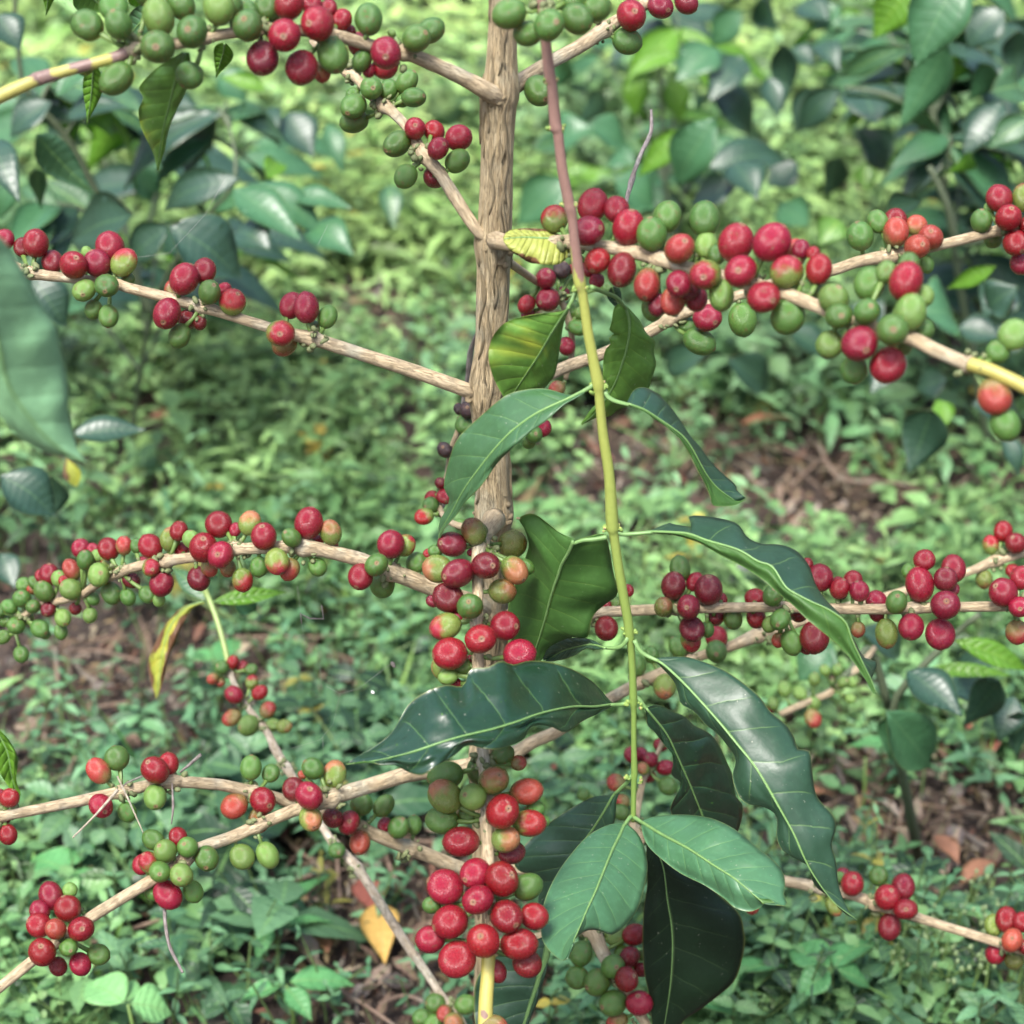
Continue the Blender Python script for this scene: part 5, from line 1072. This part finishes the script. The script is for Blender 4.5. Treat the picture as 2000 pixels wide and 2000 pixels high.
def weed_plant(cx, cy, leaves, label, mat='weed', h=.07):
    c = PG(cx, cy, h); root = A('weed_plant', label=label, cat='weed', group='larger weeds standing out of the carpet'); root.location = (c.x, c.y, gh(c.x, c.y))
    g = []; z = (c - CAM).dot(FWD)
    m_ = MB(); m_.tube([(c.x, c.y, gh(c.x, c.y) - .005), (c.x + .003, c.y, h * .5), tuple(c)], [.0016, .0014, .001], 7, 0); g.append(m_.build('stem', [STALK], root))
    for (x0, y0, x1, y1, w_) in leaves:
        a = PG(x0, y0, h); b = PG(x1, y1, h * .85); side = (b - a).cross(Vector((0, 0, 1))).normalized() + Vector((0, 0, random.uniform(-.2, .35)))
        d = Vector((x1 - x0, y1 - y0)).normalized(); wf = 1.0 + .45 * abs(d.x)
        g.append(free_leaf(root, a, b, w_ / F * z * wf, side, mat, bend=.08, fold=.2, n=12, m=3, rib=.0004, shape=.8))
    for o in g: o.matrix_parent_inverse = Matrix.Translation(root.location).inverted()
weed_plant(250, 1962, [(243, 1958, 167, 1922, 58), (256, 1960, 336, 1982, 62), (250, 1955, 262, 1915, 26)], 'weed with a bright pair of light green leaves near the bottom left', 'bright2', .10)
weed_plant(530, 1800, [(520, 1798, 645, 1712, 34), (560, 1808, 650, 1800, 20), (525, 1806, 500, 1880, 30), (510, 1800, 430, 1770, 30)], 'weed with one long leaf slanting up toward the trunk', 'weed', .06)
weed_plant(560, 1925, [(566, 1918, 695, 1925, 40), (560, 1930, 610, 1995, 34), (550, 1925, 465, 1960, 34)], 'weed with a broad horizontal leaf left of the yellow fallen leaf', 'weed', .06)
weed_plant(140, 1700, [(135, 1700, 60, 1680, 50), (145, 1700, 200, 1760, 50), (140, 1690, 180, 1640, 40), (135, 1710, 110, 1780, 44)], 'weed with grey green leaves above the lower left cluster', 'weed', .07)
weed_plant(1690, 1480, [(1745, 1465, 1760, 1440, 44), (1740, 1455, 1650, 1460, 26), (1750, 1450, 1745, 1410, 40)], 'round leaved weed beneath the small right hand bush', 'weed', .08)
weed_plant(1620, 1890, [(1620, 1890, 1540, 1850, 50), (1630, 1890, 1710, 1840, 52), (1620, 1895, 1560, 1950, 44), (1635, 1895, 1700, 1930, 46)], 'broad weed under the lower right branch', 'weed', .10)
weed_plant(1330, 1945, [(1340, 1945, 1460, 1900, 50), (1345, 1950, 1440, 1985, 46), (1440, 1900, 1540, 1890, 46)], 'weed beside the black hanging leaf', 'weed', .09)
weed_plant(420, 1290, [(420, 1290, 470, 1250, 34), (415, 1290, 360, 1280, 30), (420, 1295, 450, 1340, 30)], 'weed with small bright leaves behind the thin stem', 'weed', .06)

# small flowering herb at the lower right
hb = MB(); hr = random.Random(2)
for _ in range(20):
    c = PG(hr.uniform(1690, 1990), hr.uniform(1850, 1975), .05); g0 = Vector((c.x, c.y, gh(c.x, c.y)))
    top = c + Vector((hr.gauss(0, .006), hr.gauss(0, .006), .045)); hb.tube([g0, c, top], [.0009, .0007, .0005], 5, 0)
    for k in range(7):
        q = top + Vector((hr.gauss(0, .008), hr.gauss(0, .006), hr.uniform(-.012, .010))); hb.tube([top - Vector((0, 0, .012)), q], [.0004, .0003], 4, 0); hb.blob(q, hr.uniform(.0009, .0017), 1, Vector((0, 0, 1)))
hb.build('flowering_herb', [STALK, plain('pale_buds', (.24, .33, .15), .6)], None, label='herb patch with tiny pale green buds at the lower right', cat='herb', kind='stuff')

# foliage ring added out of view on every side to block low sky light
def sky_block_thicket():
    n = 26000; a = rng.uniform(0, 2 * math.pi, n); rr = rng.uniform(6.5, 10.5, n); top = 3.6 + .9 * np.sin(a * 5) + .6 * np.sin(a * 11 + 1)
    z = rng.uniform(.0, 1.0, n) ** .9 * top; B_ = np.stack([np.cos(a) * rr, np.sin(a) * rr + 1.0, z], 1)
    D_ = np.stack([rng.normal(0, 1, n), rng.normal(0, 1, n), rng.normal(-.5, .6, n)], 1); L_ = rng.uniform(.14, .34, n)
    U_ = np.stack([rng.normal(0, .6, n), rng.normal(0, .6, n), np.ones(n)], 1)
    base = np.array([[.035, .095, .04], [.06, .15, .05], [.10, .22, .05]])[rng.integers(0, 3, n)] * rng.uniform(.7, 1.3, (n, 1))
    leaf_cloud('sky_block_thicket', B_, D_, L_, L_ * .42, U_, rng.uniform(0, .5, n), base, WEED, kind='stuff', label='unseen wall of foliage added round the clearing to block low sky light')
sky_block_thicket()

# spider threads with a bit of caught husk between trunk and thin stem
sw = MB()
def th(pts, z=1.02, r=.00007):
    sw.tube([P(x, y, z + .004 * i) for i, (x, y) in enumerate(pts)], [r] * len(pts), 4, 0)
for pts in ([(637, 1340), (664, 1355), (700, 1345), (760, 1299), (798, 1311)], [(664, 1355), (654, 1400), (650, 1415), (625, 1445), (568, 1462)], [(630, 1440), (632, 1475)], [(581, 1145), (589, 1215), (600, 1290)], [(625, 1300), (628, 1340)],
            [(160, 515), (330, 495), (400, 420), (440, 350)], [(620, 480), (640, 440)]): th(pts)
sw.tube([P(587, 1197, 1.02), P(589, 1218, 1.02)], [.0004, .0004], 5, 1); sw.tube([P(589, 1200, 1.02), P(605, 1208, 1.02), P(632, 1209, 1.02), P(628, 1182, 1.02)], [.0003, .0005, .0004, .0003], 5, 1)
sw.blob(P(728, 1352, 1.02), .0009, 2); sw.blob(P(768, 1298, 1.02), .0012, 1)
sw.build('spider_web', [plain('silk', (.30, .30, .27), .4), GREYT, plain('husk', (.75, .74, .70), .7)], None, label='fine spider threads with bits of husk strung left of the trunk', cat='spider web')

# children of the tree were built in world coordinates
bpy.context.view_layer.update()
for o in list(TREE.children): 
    o.matrix_parent_inverse = TREE_INV
